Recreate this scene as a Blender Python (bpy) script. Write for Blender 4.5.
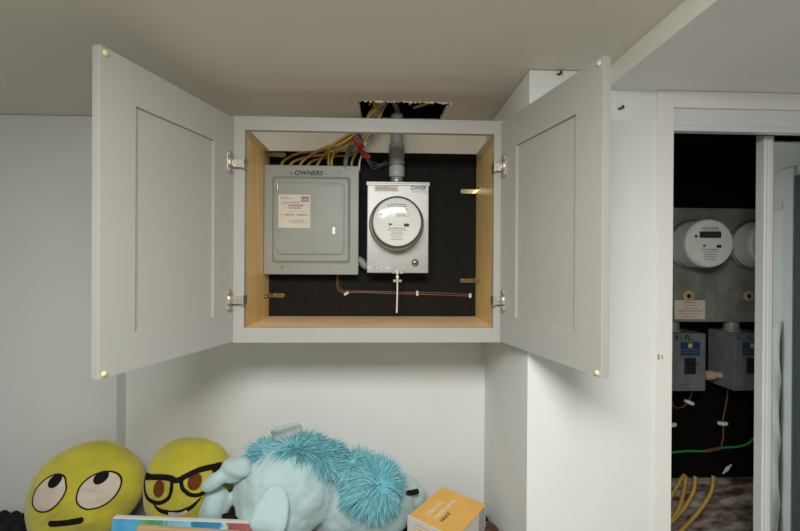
import bpy, bmesh, math, random
from mathutils import Vector, Matrix, noise

random.seed(7)
S = bpy.context.scene
for o in list(bpy.data.objects):
    bpy.data.objects.remove(o)
COL = S.collection
PI = math.pi

# ------------------------------------------------------------------ camera
cd = bpy.data.cameras.new('camera'); cam = bpy.data.objects.new('camera', cd); COL.objects.link(cam)
cd.sensor_fit = 'HORIZONTAL'; cd.sensor_width = 36.0; cd.lens = 395.05 / 800 * 36.0
cd.clip_start = 0.02; cd.clip_end = 50
yaw, pitch, roll = 0.0360, -0.0024, 0.0059
f0 = Vector((math.sin(yaw), math.cos(yaw), 0)); r0 = Vector((math.cos(yaw), -math.sin(yaw), 0)); u0 = Vector((0, 0, 1))
fw = f0 * math.cos(pitch) + u0 * math.sin(pitch); up = u0 * math.cos(pitch) - f0 * math.sin(pitch)
rt = r0 * math.cos(roll) + up * math.sin(roll); up = up * math.cos(roll) - r0 * math.sin(roll)
m = Matrix((rt, up, -fw)).transposed().to_4x4(); m.translation = (0.5092, -1.3330, 1.5036)
cam.matrix_world = m
S.camera = cam

# ------------------------------------------------------------------ light and exposure
w = bpy.data.worlds.new('world'); S.world = w; w.use_nodes = True
w.node_tree.nodes['Background'].inputs[0].default_value = (0.9, 0.95, 1, 1)
w.node_tree.nodes['Background'].inputs[1].default_value = 0.05
def area_light(name, loc, sx, sy, power, color, rot=(0, 0, 0)):
    l = bpy.data.lights.new(name, 'AREA'); l.shape = 'RECTANGLE'; l.size = sx; l.size_y = sy
    l.energy = power; l.color = color
    o = bpy.data.objects.new(name, l); COL.objects.link(o); o.location = loc; o.rotation_euler = rot
    return o
area_light('ceiling_flash_bounce', (0.42, -1.52, 2.062), 0.75, 0.6, 71, (1.0, 0.985, 0.945), (math.radians(8), 0, 0))  # stands in for camera flash bounced off the ceiling; no lamp hangs here
S.view_settings.view_transform = 'Standard'; S.view_settings.look = 'None'
S.view_settings.gamma = 1.0; S.view_settings.use_curve_mapping = False
S.view_settings.exposure = -0.66

# ------------------------------------------------------------------ helpers
def mat(name, col, rough=0.6, metal=0.0, var=0.0, vscale=8.0, bump=0.0, bscale=60.0, col2=None, stretch=(1, 1, 1), spec=0.5, detail=4.0, sheen=0.0):
    mt = bpy.data.materials.new(name); mt.use_nodes = True
    nt = mt.node_tree; b = nt.nodes['Principled BSDF']
    b.inputs['Base Color'].default_value = (*col, 1); b.inputs['Roughness'].default_value = rough
    b.inputs['Metallic'].default_value = metal; b.inputs['Specular IOR Level'].default_value = spec
    if sheen: b.inputs['Sheen Weight'].default_value = sheen
    if var or bump or col2:
        tc = nt.nodes.new('ShaderNodeTexCoord'); mp = nt.nodes.new('ShaderNodeMapping')
        mp.inputs['Scale'].default_value = stretch
        nt.links.new(tc.outputs['Object'], mp.inputs['Vector'])
    if var or col2:
        n = nt.nodes.new('ShaderNodeTexNoise'); n.inputs['Scale'].default_value = vscale; n.inputs['Detail'].default_value = detail
        nt.links.new(mp.outputs[0], n.inputs['Vector'])
        r = nt.nodes.new('ShaderNodeValToRGB')
        a, c = (tuple(max(0, x * (1 - var)) for x in col), tuple(min(1, x * (1 + var)) for x in col)) if col2 is None else (col, col2)
        r.color_ramp.elements[0].color = (*a, 1); r.color_ramp.elements[1].color = (*c, 1)
        r.color_ramp.elements[0].position = 0.35; r.color_ramp.elements[1].position = 0.65
        nt.links.new(n.outputs[0], r.inputs[0]); nt.links.new(r.outputs[0], b.inputs['Base Color'])
    if bump:
        n2 = nt.nodes.new('ShaderNodeTexNoise'); n2.inputs['Scale'].default_value = bscale; n2.inputs['Detail'].default_value = 3
        nt.links.new(mp.outputs[0], n2.inputs['Vector'])
        bp = nt.nodes.new('ShaderNodeBump'); bp.inputs['Strength'].default_value = bump; bp.inputs['Distance'].default_value = 0.004
        nt.links.new(n2.outputs[0], bp.inputs['Height']); nt.links.new(bp.outputs[0], b.inputs['Normal'])
    return mt

M = {}
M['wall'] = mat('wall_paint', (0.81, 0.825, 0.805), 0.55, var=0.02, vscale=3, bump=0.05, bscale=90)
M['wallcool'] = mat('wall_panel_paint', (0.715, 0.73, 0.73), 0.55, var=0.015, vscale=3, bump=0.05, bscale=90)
M['ceil'] = mat('ceiling_paint', (0.74, 0.71, 0.63), 0.6, var=0.03, vscale=1.2, bump=0.04, bscale=50)
M['soffit'] = mat('soffit_paint', (0.80, 0.80, 0.79), 0.6, var=0.02, vscale=1.5, bump=0.04, bscale=50)
M['step'] = mat('step_paint', (0.90, 0.89, 0.82), 0.5, var=0.02, vscale=4)
M['cream'] = mat('wood_bounce_cream', (0.80, 0.74, 0.61), 0.7, var=0.06, vscale=6)  # wall white warmed by light off the maple, put into the colour
M['trim'] = mat('cream_trim_paint', (0.82, 0.82, 0.79), 0.5, var=0.02, vscale=4, bump=0.03)
M['header'] = mat('header_paint', (0.72, 0.73, 0.74), 0.5, var=0.02, vscale=4)
M['cab'] = mat('cabinet_grey_paint', (0.405, 0.405, 0.378), 0.45, var=0.012, vscale=5)
M['maple'] = mat('maple_veneer', (0.80, 0.53, 0.195), 0.42, stretch=(6, 6, 0.7), vscale=5, col2=(0.92, 0.66, 0.30))
M['maple_floor'] = mat('maple_veneer_dusty', (0.85, 0.55, 0.26), 0.45, stretch=(1.2, 9, 6), vscale=4, col2=(0.90, 0.70, 0.46))
M['black'] = mat('black_board', (0.004, 0.0036, 0.003), 0.8, stretch=(1, 1, 1), vscale=40, col2=(0.009, 0.008, 0.0065), bump=0.2, bscale=140, spec=0.3)
M['closet'] = mat('closet_black_shade', (0.0035, 0.003, 0.0025), 0.9, spec=0.12, var=0.3, vscale=20)  # black board, with the closet's inner darkness put into the colour
M['dark'] = mat('dark_void', (0.006, 0.005, 0.005), 0.9, spec=0.1)
M['lumber'] = mat('rough_lumber', (0.24, 0.16, 0.09), 0.8, var=0.3, vscale=6, stretch=(1, 1, 6))
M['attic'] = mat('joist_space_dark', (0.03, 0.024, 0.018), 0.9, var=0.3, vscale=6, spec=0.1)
M['panel'] = mat('grey_enamel', (0.315, 0.33, 0.30), 0.42, metal=0.0, var=0.03, vscale=10)
M['galv'] = mat('galvanised_steel', (0.36, 0.36, 0.345), 0.40, metal=0.45, var=0.04, vscale=35)
M['steel'] = mat('dull_steel', (0.42, 0.42, 0.40), 0.35, metal=0.8, var=0.12, vscale=30)
M['pvc'] = mat('grey_pvc', (0.26, 0.275, 0.28), 0.45, var=0.06, vscale=20)
M['pvc_light'] = mat('pale_grey_pvc', (0.44, 0.45, 0.45), 0.45, var=0.06, vscale=20)
M['nickel'] = mat('nickel_plate', (0.66, 0.62, 0.54), 0.32, metal=0.8)
M['brass'] = mat('brass_plate', (0.42, 0.34, 0.19), 0.22, metal=1.0, var=0.1, vscale=40)
M['copper'] = mat('copper_wire', (0.26, 0.13, 0.085), 0.45, metal=0.6)
M['yellow'] = mat('yellow_cable_jacket', (0.46, 0.29, 0.04), 0.5, var=0.10, vscale=14)
M['greycable'] = mat('grey_cable_jacket', (0.13, 0.135, 0.135), 0.55, var=0.08, vscale=14)
M['red'] = mat('red_plastic', (0.38, 0.02, 0.025), 0.4, var=0.1, vscale=40)
M['white'] = mat('white_plastic', (0.80, 0.79, 0.76), 0.45, var=0.02, vscale=20)
M['paper'] = mat('cream_paper', (0.70, 0.655, 0.54), 0.8, var=0.03, vscale=20)
M['ink'] = mat('black_ink', (0.012, 0.012, 0.014), 0.6)
M['greyink'] = mat('grey_print', (0.16, 0.16, 0.16), 0.6)
M['purple'] = mat('magenta_ink', (0.36, 0.05, 0.26), 0.7)
M['redink'] = mat('red_ink', (0.50, 0.16, 0.12), 0.7)
M['face'] = mat('meter_face_card', (0.82, 0.82, 0.79), 0.6)
M['lcd'] = mat('lcd_glass', (0.42, 0.40, 0.26), 0.3)
M['lcd_dark'] = mat('lcd_dark', (0.05, 0.05, 0.045), 0.25)
M['drum'] = mat('meter_drum_plastic', (0.74, 0.74, 0.72), 0.4, var=0.04, vscale=12)
M['pan'] = mat('old_grey_enamel', (0.27, 0.265, 0.235), 0.5, var=0.18, vscale=16, metal=0.2)
M['sw'] = mat('old_blue_grey_enamel', (0.19, 0.205, 0.215), 0.5, var=0.15, vscale=18, metal=0.2)
M['bluelabel'] = mat('blue_label', (0.015, 0.045, 0.13), 0.5)
M['yellowlabel'] = mat('yellow_label', (0.60, 0.48, 0.08), 0.5)
M['tan'] = mat('tan_washer', (0.52, 0.40, 0.24), 0.6, var=0.1, vscale=40)
M['green'] = mat('green_wire', (0.02, 0.34, 0.07), 0.45)
M['bumper'] = mat('amber_bumper', (0.78, 0.64, 0.30), 0.3)
M['yplush'] = mat('yellow_plush', (0.52, 0.465, 0.045), 0.9, var=0.10, vscale=14, bump=0.6, bscale=190, sheen=0.4, spec=0.1)
M['eye'] = mat('cream_felt', (0.62, 0.54, 0.45), 0.9, var=0.03, vscale=60, bump=0.2, bscale=200, spec=0.1)
M['felt'] = mat('black_felt', (0.010, 0.010, 0.010), 0.9, spec=0.1)
M['brownfelt'] = mat('brown_felt', (0.14, 0.045, 0.015), 0.9, spec=0.1)
M['blueplush'] = mat('pale_blue_plush', (0.455, 0.61, 0.625), 0.9, var=0.07, vscale=9, bump=0.5, bscale=170, sheen=0.4, spec=0.1)
M['earlining'] = mat('grey_ear_lining', (0.44, 0.50, 0.49), 0.8, var=0.10, vscale=30, spec=0.2)
M['orange'] = mat('orange_card', (0.78, 0.44, 0.09), 0.45, var=0.06, vscale=6)
M['whitecard'] = mat('white_card', (0.72, 0.71, 0.66), 0.6, var=0.03, vscale=8)
M['greycard'] = mat('grey_card', (0.40, 0.40, 0.41), 0.6, var=0.15, vscale=20)
M['bluegrey'] = mat('blue_grey_card', (0.25, 0.27, 0.30), 0.6)  # flat blue-grey for the picture in the frame
M['bed'] = mat('black_ribbed_cloth', (0.018, 0.018, 0.019), 0.9, var=0.4, vscale=30, bump=0.5, bscale=120, spec=0.1)
M['bedwood'] = mat('dark_bed_wood', (0.07, 0.04, 0.022), 0.5, var=0.2, vscale=8, stretch=(1, 6, 6))
M['framewood'] = mat('light_frame_wood', (0.58, 0.38, 0.21), 0.5, var=0.12, vscale=6, stretch=(1, 8, 8))
M['brownball'] = mat('dark_brown_leather', (0.075, 0.025, 0.012), 0.45, var=0.2, vscale=20)
M['floor'] = mat('floor_vinyl', (0.60, 0.57, 0.53), 0.5, var=0.08, vscale=3)
M['sheet'] = mat('white_plastic_sheet', (0.84, 0.85, 0.84), 0.35, var=0.03, vscale=6)
M['tealdark'] = mat('dark_teal_door', (0.06, 0.085, 0.085), 0.5)
M['aluminium'] = mat('white_enamel_metal', (0.70, 0.71, 0.72), 0.22, var=0.02, vscale=10)
M['stain'] = mat('rusty_nail', (0.12, 0.06, 0.03), 0.6, metal=0.3)
M['crumb'] = mat('torn_gypsum', (0.80, 0.74, 0.64), 0.9)
# glass cover: clear with a fresnel gloss
def glassmat(name, tint, rough=0.03, ior=1.5):
    g = bpy.data.materials.new(name); g.use_nodes = True; nt = g.node_tree; nt.nodes.clear()
    out = nt.nodes.new('ShaderNodeOutputMaterial'); mx = nt.nodes.new('ShaderNodeMixShader')
    tr = nt.nodes.new('ShaderNodeBsdfTransparent'); gl = nt.nodes.new('ShaderNodeBsdfGlossy'); fr = nt.nodes.new('ShaderNodeFresnel')
    tr.inputs[0].default_value = (*tint, 1); gl.inputs['Roughness'].default_value = rough; fr.inputs[0].default_value = ior
    nt.links.new(fr.outputs[0], mx.inputs[0]); nt.links.new(tr.outputs[0], mx.inputs[1]); nt.links.new(gl.outputs[0], mx.inputs[2])
    nt.links.new(mx.outputs[0], out.inputs[0]); return g
M['glass'] = glassmat('meter_cover_glass', (0.97, 0.975, 0.97), 0.13)
mr = mat('mirror_glass', (0.72, 0.80, 0.80), 0.015, metal=1.0); M['mirror'] = mr
# turquoise fur: a different tone for each strand
fm = bpy.data.materials.new('turquoise_fur'); fm.use_nodes = True; nt = fm.node_tree; b = nt.nodes['Principled BSDF']
ge = nt.nodes.new('ShaderNodeNewGeometry'); rp = nt.nodes.new('ShaderNodeValToRGB')
rp.color_ramp.elements[0].color = (0.13, 0.45, 0.54, 1); rp.color_ramp.elements[1].color = (0.38, 0.75, 0.82, 1)
nt.links.new(ge.outputs['Random Per Island'], rp.inputs[0]); nt.links.new(rp.outputs[0], b.inputs['Base Color'])
b.inputs['Roughness'].default_value = 0.7; b.inputs['Specular IOR Level'].default_value = 0.25
M['fur'] = fm
# peeling painted masonry
pm = bpy.data.materials.new('peeling_paint'); pm.use_nodes = True; nt = pm.node_tree; b = nt.nodes['Principled BSDF']
tc = nt.nodes.new('ShaderNodeTexCoord'); mp = nt.nodes.new('ShaderNodeMapping'); mp.inputs['Scale'].default_value = (3, 3, 9)
n1 = nt.nodes.new('ShaderNodeTexNoise'); n1.inputs['Scale'].default_value = 3.2; n1.inputs['Detail'].default_value = 8
r1 = nt.nodes.new('ShaderNodeValToRGB'); e = r1.color_ramp.elements
e[0].position = 0.36; e[0].color = (0.07, 0.03, 0.02, 1); e[1].position = 0.62; e[1].color = (0.44, 0.42, 0.38, 1)
x = e.new(0.46); x.color = (0.20, 0.15, 0.12, 1)
nt.links.new(tc.outputs['Object'], mp.inputs[0]); nt.links.new(mp.outputs[0], n1.inputs['Vector'])
nt.links.new(n1.outputs[0], r1.inputs[0]); nt.links.new(r1.outputs[0], b.inputs['Base Color']); b.inputs['Roughness'].default_value = 0.85
bp = nt.nodes.new('ShaderNodeBump'); bp.inputs['Strength'].default_value = 0.6; bp.inputs['Distance'].default_value = 0.01
nt.links.new(n1.outputs[0], bp.inputs['Height']); nt.links.new(bp.outputs[0], b.inputs['Normal'])
M['peel'] = pm
# child's painting: bands of brushed colour across the canvas
cm = bpy.data.materials.new('poster_paint'); cm.use_nodes = True; nt = cm.node_tree; b = nt.nodes['Principled BSDF']
tc = nt.nodes.new('ShaderNodeTexCoord'); sx = nt.nodes.new('ShaderNodeSeparateXYZ'); nt.links.new(tc.outputs['Generated'], sx.inputs[0])
mp = nt.nodes.new('ShaderNodeMapping'); mp.inputs['Scale'].default_value = (34, 1, 5); mp.inputs['Rotation'].default_value = (0, 0.12, 0)
nt.links.new(tc.outputs['Generated'], mp.inputs[0])
n1 = nt.nodes.new('ShaderNodeTexNoise'); n1.inputs['Scale'].default_value = 1.5; n1.inputs['Detail'].default_value = 5
nt.links.new(mp.outputs[0], n1.inputs['Vector'])
ad = nt.nodes.new('ShaderNodeMath'); ad.operation = 'MULTIPLY_ADD'; ad.inputs[1].default_value = 0.09
nt.links.new(n1.outputs[0], ad.inputs[0]); nt.links.new(sx.outputs[0], ad.inputs[2])
r1 = nt.nodes.new('ShaderNodeValToRGB'); r1.color_ramp.interpolation = 'LINEAR'; e = r1.color_ramp.elements
stops = [(0.0, (0.16, 0.52, 0.78)), (0.10, (0.07, 0.38, 0.68)), (0.20, (0.10, 0.42, 0.70)), (0.25, (0.10, 0.45, 0.42)), (0.31, (0.07, 0.36, 0.12)),
         (0.40, (0.10, 0.42, 0.24)), (0.45, (0.20, 0.58, 0.80)), (0.585, (0.28, 0.66, 0.84)), (0.595, (0.03, 0.25, 0.47)), (0.79, (0.05, 0.30, 0.52)), (0.80, (0.50, 0.72, 0.80)),
         (0.825, (0.52, 0.70, 0.74)), (0.835, (0.34, 0.08, 0.08)), (1.0, (0.42, 0.16, 0.16))]
e[0].position, e[0].color = stops[0][0], (*stops[0][1], 1); e[1].position, e[1].color = stops[-1][0], (*stops[-1][1], 1)
for p, c in stops[1:-1]:
    q = e.new(p); q.color = (*c, 1)
nt.links.new(ad.outputs[0], r1.inputs[0])
hs = nt.nodes.new('ShaderNodeHueSaturation'); vm = nt.nodes.new('ShaderNodeMath'); vm.operation = 'MULTIPLY_ADD'; vm.inputs[1].default_value = 0.9; vm.inputs[2].default_value = 0.6
nt.links.new(n1.outputs[0], vm.inputs[0]); nt.links.new(vm.outputs[0], hs.inputs['Value']); nt.links.new(r1.outputs[0], hs.inputs['Color'])
nt.links.new(hs.outputs[0], b.inputs['Base Color']); b.inputs['Roughness'].default_value = 0.6
M['painting'] = cm

WL = {}   # world location of each thing's root
class MB:
    def __init__(self): self.v = []; self.f = []; self.s = []
    def add(self, vs, fs, smooth=False):
        n = len(self.v); self.v += [Vector(p) for p in vs]; self.f += [[i + n for i in q] for q in fs]; self.s += [smooth] * len(fs); return self
    def box(self, x0, x1, y0, y1, z0, z1, mtx=None):
        vs = [Vector(p) for p in ((x0,y0,z0),(x1,y0,z0),(x1,y1,z0),(x0,y1,z0),(x0,y0,z1),(x1,y0,z1),(x1,y1,z1),(x0,y1,z1))]
        if mtx is not None: vs = [mtx @ p for p in vs]
        return self.add(vs, [(0,3,2,1),(4,5,6,7),(0,1,5,4),(1,2,6,5),(2,3,7,6),(3,0,4,7)])
    def cyl(self, p0, p1, r0, r1=None, n=16, smooth=True):
        r1 = r0 if r1 is None else r1; p0 = Vector(p0); p1 = Vector(p1); d = (p1 - p0).normalized()
        a = d.orthogonal().normalized(); c = d.cross(a)
        vs = [p0 + (a * math.cos(2*PI*i/n) + c * math.sin(2*PI*i/n)) * r0 for i in range(n)] + [p1 + (a * math.cos(2*PI*i/n) + c * math.sin(2*PI*i/n)) * r1 for i in range(n)]
        self.add(vs, [(i, (i+1) % n, n + (i+1) % n, n + i) for i in range(n)], smooth)
        self.add(vs[:n], [list(range(n))[::-1]]); self.add(vs[n:], [list(range(n))]); return self
    def lathe(self, c, axis, prof, n=40, smooth=True):
        c = Vector(c); d = Vector(axis).normalized(); a = d.orthogonal().normalized(); e2 = d.cross(a)
        vs = []; k = len(prof)
        for r, h in prof:
            vs += [c + d * h + (a * math.cos(2*PI*i/n) + e2 * math.sin(2*PI*i/n)) * max(r, 1e-5) for i in range(n)]
        fs = [(j*n + i, j*n + (i+1) % n, (j+1)*n + (i+1) % n, (j+1)*n + i) for j in range(k-1) for i in range(n)]
        return self.add(vs, fs, smooth)
    def tube(self, pts, r, n=8, sub=6):
        P = [Vector(p) for p in pts]; Q = []
        for i in range(len(P) - 1):
            a, b_, c, d = P[max(i-1, 0)], P[i], P[i+1], P[min(i+2, len(P)-1)]
            for k in range(sub):
                t = k / sub
                Q.append(0.5 * ((2*b_) + (c - a)*t + (2*a - 5*b_ + 4*c - d)*t*t + (3*b_ - a - 3*c + d)*t*t*t))
        Q.append(P[-1])
        vs = []; nrm = None
        for i, p in enumerate(Q):
            d = (Q[min(i+1, len(Q)-1)] - Q[max(i-1, 0)]).normalized()
            nrm = d.orthogonal().normalized() if nrm is None else (nrm - d * nrm.dot(d)).normalized()
            e2 = d.cross(nrm); rr = r(i / (len(Q)-1)) if callable(r) else r
            vs += [p + (nrm * math.cos(2*PI*k/n) + e2 * math.sin(2*PI*k/n)) * rr for k in range(n)]
        L = len(Q)
        fs = [(j*n + k, j*n + (k+1) % n, (j+1)*n + (k+1) % n, (j+1)*n + k) for j in range(L-1) for k in range(n)]
        self.add(vs, fs, True); self.add(vs[:n], [list(range(n))[::-1]]); self.add(vs[-n:], [list(range(n))]); return self
    def ell(self, c, rad, rot=None, n=24, k=14, fn=None):
        c = Vector(c); rot = rot or Matrix.Identity(3); vs = []
        for j in range(k + 1):
            th = PI * j / k
            for i in range(n):
                ph = 2*PI*i/n; u = Vector((math.sin(th)*math.cos(ph), math.sin(th)*math.sin(ph), math.cos(th)))
                s = fn(u) if fn else 1.0
                vs.append(c + rot @ Vector((u.x*rad[0]*s, u.y*rad[1]*s, u.z*rad[2]*s)))
        fs = [(j*n + i, (j+1)*n + i, (j+1)*n + (i+1) % n, j*n + (i+1) % n) for j in range(k) for i in range(n)]
        self.add(vs, fs, True); return self
    def prism(self, poly, y0, y1):   # polygon in x,z; front at y0
        n = len(poly); vs = [(x, y0, z) for x, z in poly] + [(x, y1, z) for x, z in poly]
        self.add(vs, [list(range(n)), list(range(n, 2*n))[::-1]] + [(i, n + i, n + (i+1) % n, (i+1) % n) for i in range(n)]); return self
    def build(self, name, m, parent=None, bevel=0.0, seg=2, weld=False):
        me = bpy.data.meshes.new(name)
        if parent is not None: base = WL[parent.name]
        else:
            xs = [p.x for p in self.v]; ys = [p.y for p in self.v]; zs = [p.z for p in self.v]
            base = Vector(((min(xs)+max(xs))/2, (min(ys)+max(ys))/2, min(zs)))
        bm = bmesh.new(); bv = [bm.verts.new(p - base) for p in self.v]
        for q, s in zip(self.f, self.s):
            try: fc = bm.faces.new([bv[i] for i in q]); fc.smooth = s
            except ValueError: pass
        if weld or any(self.s): bmesh.ops.remove_doubles(bm, verts=bm.verts, dist=2e-5)
        bmesh.ops.recalc_face_normals(bm, faces=bm.faces)
        if bevel:
            es = [e for e in bm.edges if len(e.link_faces) == 2 and e.calc_face_angle(0) > 0.5]
            bmesh.ops.bevel(bm, geom=es, offset=bevel, segments=seg, affect='EDGES', profile=0.6)
        # keep hard rims where a smooth wall meets a flat cap
        for e in bm.edges:
            if len(e.link_faces) == 2 and e.calc_face_angle(0) > 0.9: e.smooth = False
        bm.to_mesh(me); bm.free()
        me.materials.append(M[m] if isinstance(m, str) else m)
        o = bpy.data.objects.new(name, me); COL.objects.link(o)
        if parent is not None: o.parent = parent; WL[o.name] = base
        else: o.location = base; WL[o.name] = base
        return o

def tag(o, label=None, cat=None, group=None, kind=None):
    if label: o['label'] = label
    if cat: o['category'] = cat
    if group: o['group'] = group
    if kind: o['kind'] = kind
    return o
def thing(name, loc, label, cat, group=None):
    o = bpy.data.objects.new(name, None); COL.objects.link(o); o.location = loc; o.empty_display_size = 0.05
    WL[o.name] = Vector(loc); return tag(o, label, cat, group)
def struct(o): o['kind'] = 'structure'; return o
def rrect(x0, x1, z0, z1, r, n=5):
    P = []
    for cx, cz, a in ((x1-r, z0+r, -PI/2), (x1-r, z1-r, 0), (x0+r, z1-r, PI/2), (x0+r, z0+r, PI)):
        P += [(cx + r*math.cos(a + PI/2*i/n), cz + r*math.sin(a + PI/2*i/n)) for i in range(n + 1)]
    return P
FRONT = Matrix(((1, 0, 0), (0, 0, -1), (0, 1, 0)))          # text plane turned to face the room
def text(s, size, origin, m, parent, name='lettering', basis=FRONT, shear=0.0, width=1.0, bold=0.0):
    cu = bpy.data.curves.new('t', 'FONT'); cu.body = s; cu.size = size; cu.shear = shear; cu.offset = bold; cu.extrude = 0.0002
    to = bpy.data.objects.new('t', cu); COL.objects.link(to); bpy.context.view_layer.update()
    me = bpy.data.meshes.new_from_object(to.evaluated_get(bpy.context.evaluated_depsgraph_get()))
    bpy.data.objects.remove(to); bpy.data.curves.remove(cu)
    base = WL[parent.name]; og = Vector(origin)
    for v in me.vertices: v.co = og + basis @ Vector((v.co.x * width, v.co.y, v.co.z)) - base
    me.materials.clear(); me.materials.append(M[m]); me.name = name
    o = bpy.data.objects.new(name, me); COL.objects.link(o); o.parent = parent; WL[o.name] = base
    return o
def print_lines(mb, x0, x1, z, h, y, gap=0.004, seed=0):     # a run of small print too fine to read
    rn = random.Random(seed); x = x0
    while x < x1:
        L = rn.uniform(0.004, 0.012); L = min(L, x1 - x)
        mb.box(x, x + L, y, y + 0.0004, z, z + h); x += L + gap * rn.uniform(0.4, 0.9)
    return mb

# ------------------------------------------------------------------ the room
ZC, ZR, YP, YB, YL, XP, XS = 2.112, 2.053, -0.12, 0.409, 0.349, 0.952, 1.191
def bx(name, m, *a, parent=None, bevel=0.0): return MB().box(*a).build(name, m, parent, bevel)
struct(bx('floor', 'floor', -2.0, 2.8, -3.6, 0.6, -0.05, 0.0))
struct(bx('wall_back', 'wall', -0.7, 0.952, YB, 0.50, 0.0, 2.11))
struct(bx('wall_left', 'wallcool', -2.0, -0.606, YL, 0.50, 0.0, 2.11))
struct(bx('wall_bounce_tint', 'cream', -0.12, 0.951, YB - 0.003, YB, 1.93, 2.111))  # thin added patch; its colour carries the warm bounce from the wood
wr = struct(bx('wall_right', 'wall', XP, 1.41, YP, 0.50, 0.0, 2.11))
struct(bx('wall_side_left', 'wall', -2.06, -2.0, -3.6, 0.5, 0.0, 2.11))
struct(bx('wall_rear', 'wall', -2.0, 2.8, -3.66, -3.6, 0.0, 2.11))
wsr = struct(bx('wall_side_right', 'wall', 2.75, 2.81, -3.6, 0.6, 0.0, 2.11))
# ceiling with a torn rectangular hole above the cabinet
HX0, HX1, HY0, HY1 = 0.402, 0.747, 0.144, 0.345
rn = random.Random(3)
loop = []
def jag(a, b, n, amp):
    a = Vector(a); b = Vector(b); d = (b - a); nn = Vector((-d.y, d.x)).normalized()
    return [a + d * (i / n) + nn * (rn.uniform(-amp, amp) if i else 0) for i in range(n)]
loop = jag((HX0, HY0), (HX1, HY0 + 0.002), 46, 0.0028) + jag((HX1, HY0 + .002), (HX1 - 0.012, HY1), 16, 0.004) + jag((HX1 - 0.012, HY1), (HX0 + 0.004, HY1), 12, 0.002) + jag((HX0 + 0.004, HY1), (HX0, HY0), 16, 0.003)
bm = bmesh.new(); es = []
for ring in ([Vector(p) for p in ((-2.0, -3.6), (XS, -3.6), (XS, 0.5), (-2.0, 0.5))], loop):
    vs = [bm.verts.new((p.x, p.y, ZC)) for p in ring]
    es += [bm.edges.new((vs[i], vs[(i + 1) % len(vs)])) for i in range(len(vs))]
bmesh.ops.triangle_fill(bm, edges=es, use_beauty=True, use_dissolve=False)
r = bmesh.ops.extrude_face_region(bm, geom=list(bm.faces))
for g in r['geom']:
    if isinstance(g, bmesh.types.BMVert): g.co.z += 0.014
bmesh.ops.recalc_face_normals(bm, faces=bm.faces)
me = bpy.data.meshes.new('ceiling'); bm.to_mesh(me); bm.free(); me.materials.append(M['ceil'])
ceil = bpy.data.objects.new('ceiling', me); COL.objects.link(ceil); struct(ceil); WL['ceiling'] = Vector((0, 0, 0))
# crumbs of torn gypsum along the front lip of the hole
for i in range(24):
    x = HX0 + (HX1 - HX0) * (i + rn.random()) / 24; s = rn.choice((0.0025, 0.003, 0.004, 0.0065))
    MB().ell((x, HY0 - 0.001 + rn.uniform(-.002, .003), ZC - 0.001), (s * 1.4, s, s), n=6, k=4).build('torn_edge', 'crumb', ceil)
for k in range(5):
    MB().ell((HX1 - 0.002 + rn.uniform(-.004, .01), HY0 + 0.004 + 0.02 * k * rn.random(), ZC - 0.002), (0.007, 0.005, 0.004), n=6, k=4).build('torn_edge', 'crumb', ceil)
# the dark joist space over the hole
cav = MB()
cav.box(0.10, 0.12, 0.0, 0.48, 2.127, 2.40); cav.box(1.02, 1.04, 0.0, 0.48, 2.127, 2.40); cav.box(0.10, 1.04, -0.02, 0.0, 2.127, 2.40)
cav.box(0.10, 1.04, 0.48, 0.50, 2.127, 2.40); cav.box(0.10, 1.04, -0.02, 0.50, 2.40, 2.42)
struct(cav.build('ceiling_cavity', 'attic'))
# lowered ceiling on the right with its step
struct(bx('ceiling_soffit', 'soffit', XS, 2.8, -3.6, 0.6, ZR, 2.126))
MB().box(XS - 0.003, XS, -3.6, YP, ZR - 0.0005, 2.1115).build('trim_step', 'step'); struct(bpy.data.objects['trim_step'])
# closet opening: jamb, header, track, black interior
j = struct(MB().box(1.356, 1.409, YP - 0.006, YP - 0.0002, 0.0, ZR - 0.001).build('trim_jamb', 'trim', bevel=0.0015))
struct(MB().box(1.409, 2.75, YP - 0.008, YP + 0.03, 2.001, ZR - 0.001).build('trim_header', 'trim', bevel=0.001))
h = struct(MB().box(1.409, 2.75, YP + 0.001, YP + 0.03, 1.945, 2.0005).build('trim_fascia', 'header', bevel=0.001))
struct(MB().box(1.409, 2.75, YP - 0.004, YP + 0.022, 1.929, 1.945).build('trim_track', 'aluminium', bevel=0.002))
struct(bx('ceiling_closet', 'closet', 1.411, 2.70, YP + 0.031, 0.469, 2.035, ZR - 0.0005))  # added black panel; the unlit closet top is put into its colour
struct(bx('wall_closet_front', 'closet', 1.411, 2.70, YP + 0.0305, YP + 0.036, 1.931, 2.035))
struct(bx('wall_closet_back', 'closet', 1.41, 2.75, 0.47, 0.50, 0.51, ZR))
struct(bx('wall_closet_base', 'peel', 1.41, 2.75, 0.43, 0.50, 0.0, 0.51))
struct(bx('wall_closet_side', 'closet', 2.70, 2.749, 0.0, 0.43, 0.0, ZR))

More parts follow.
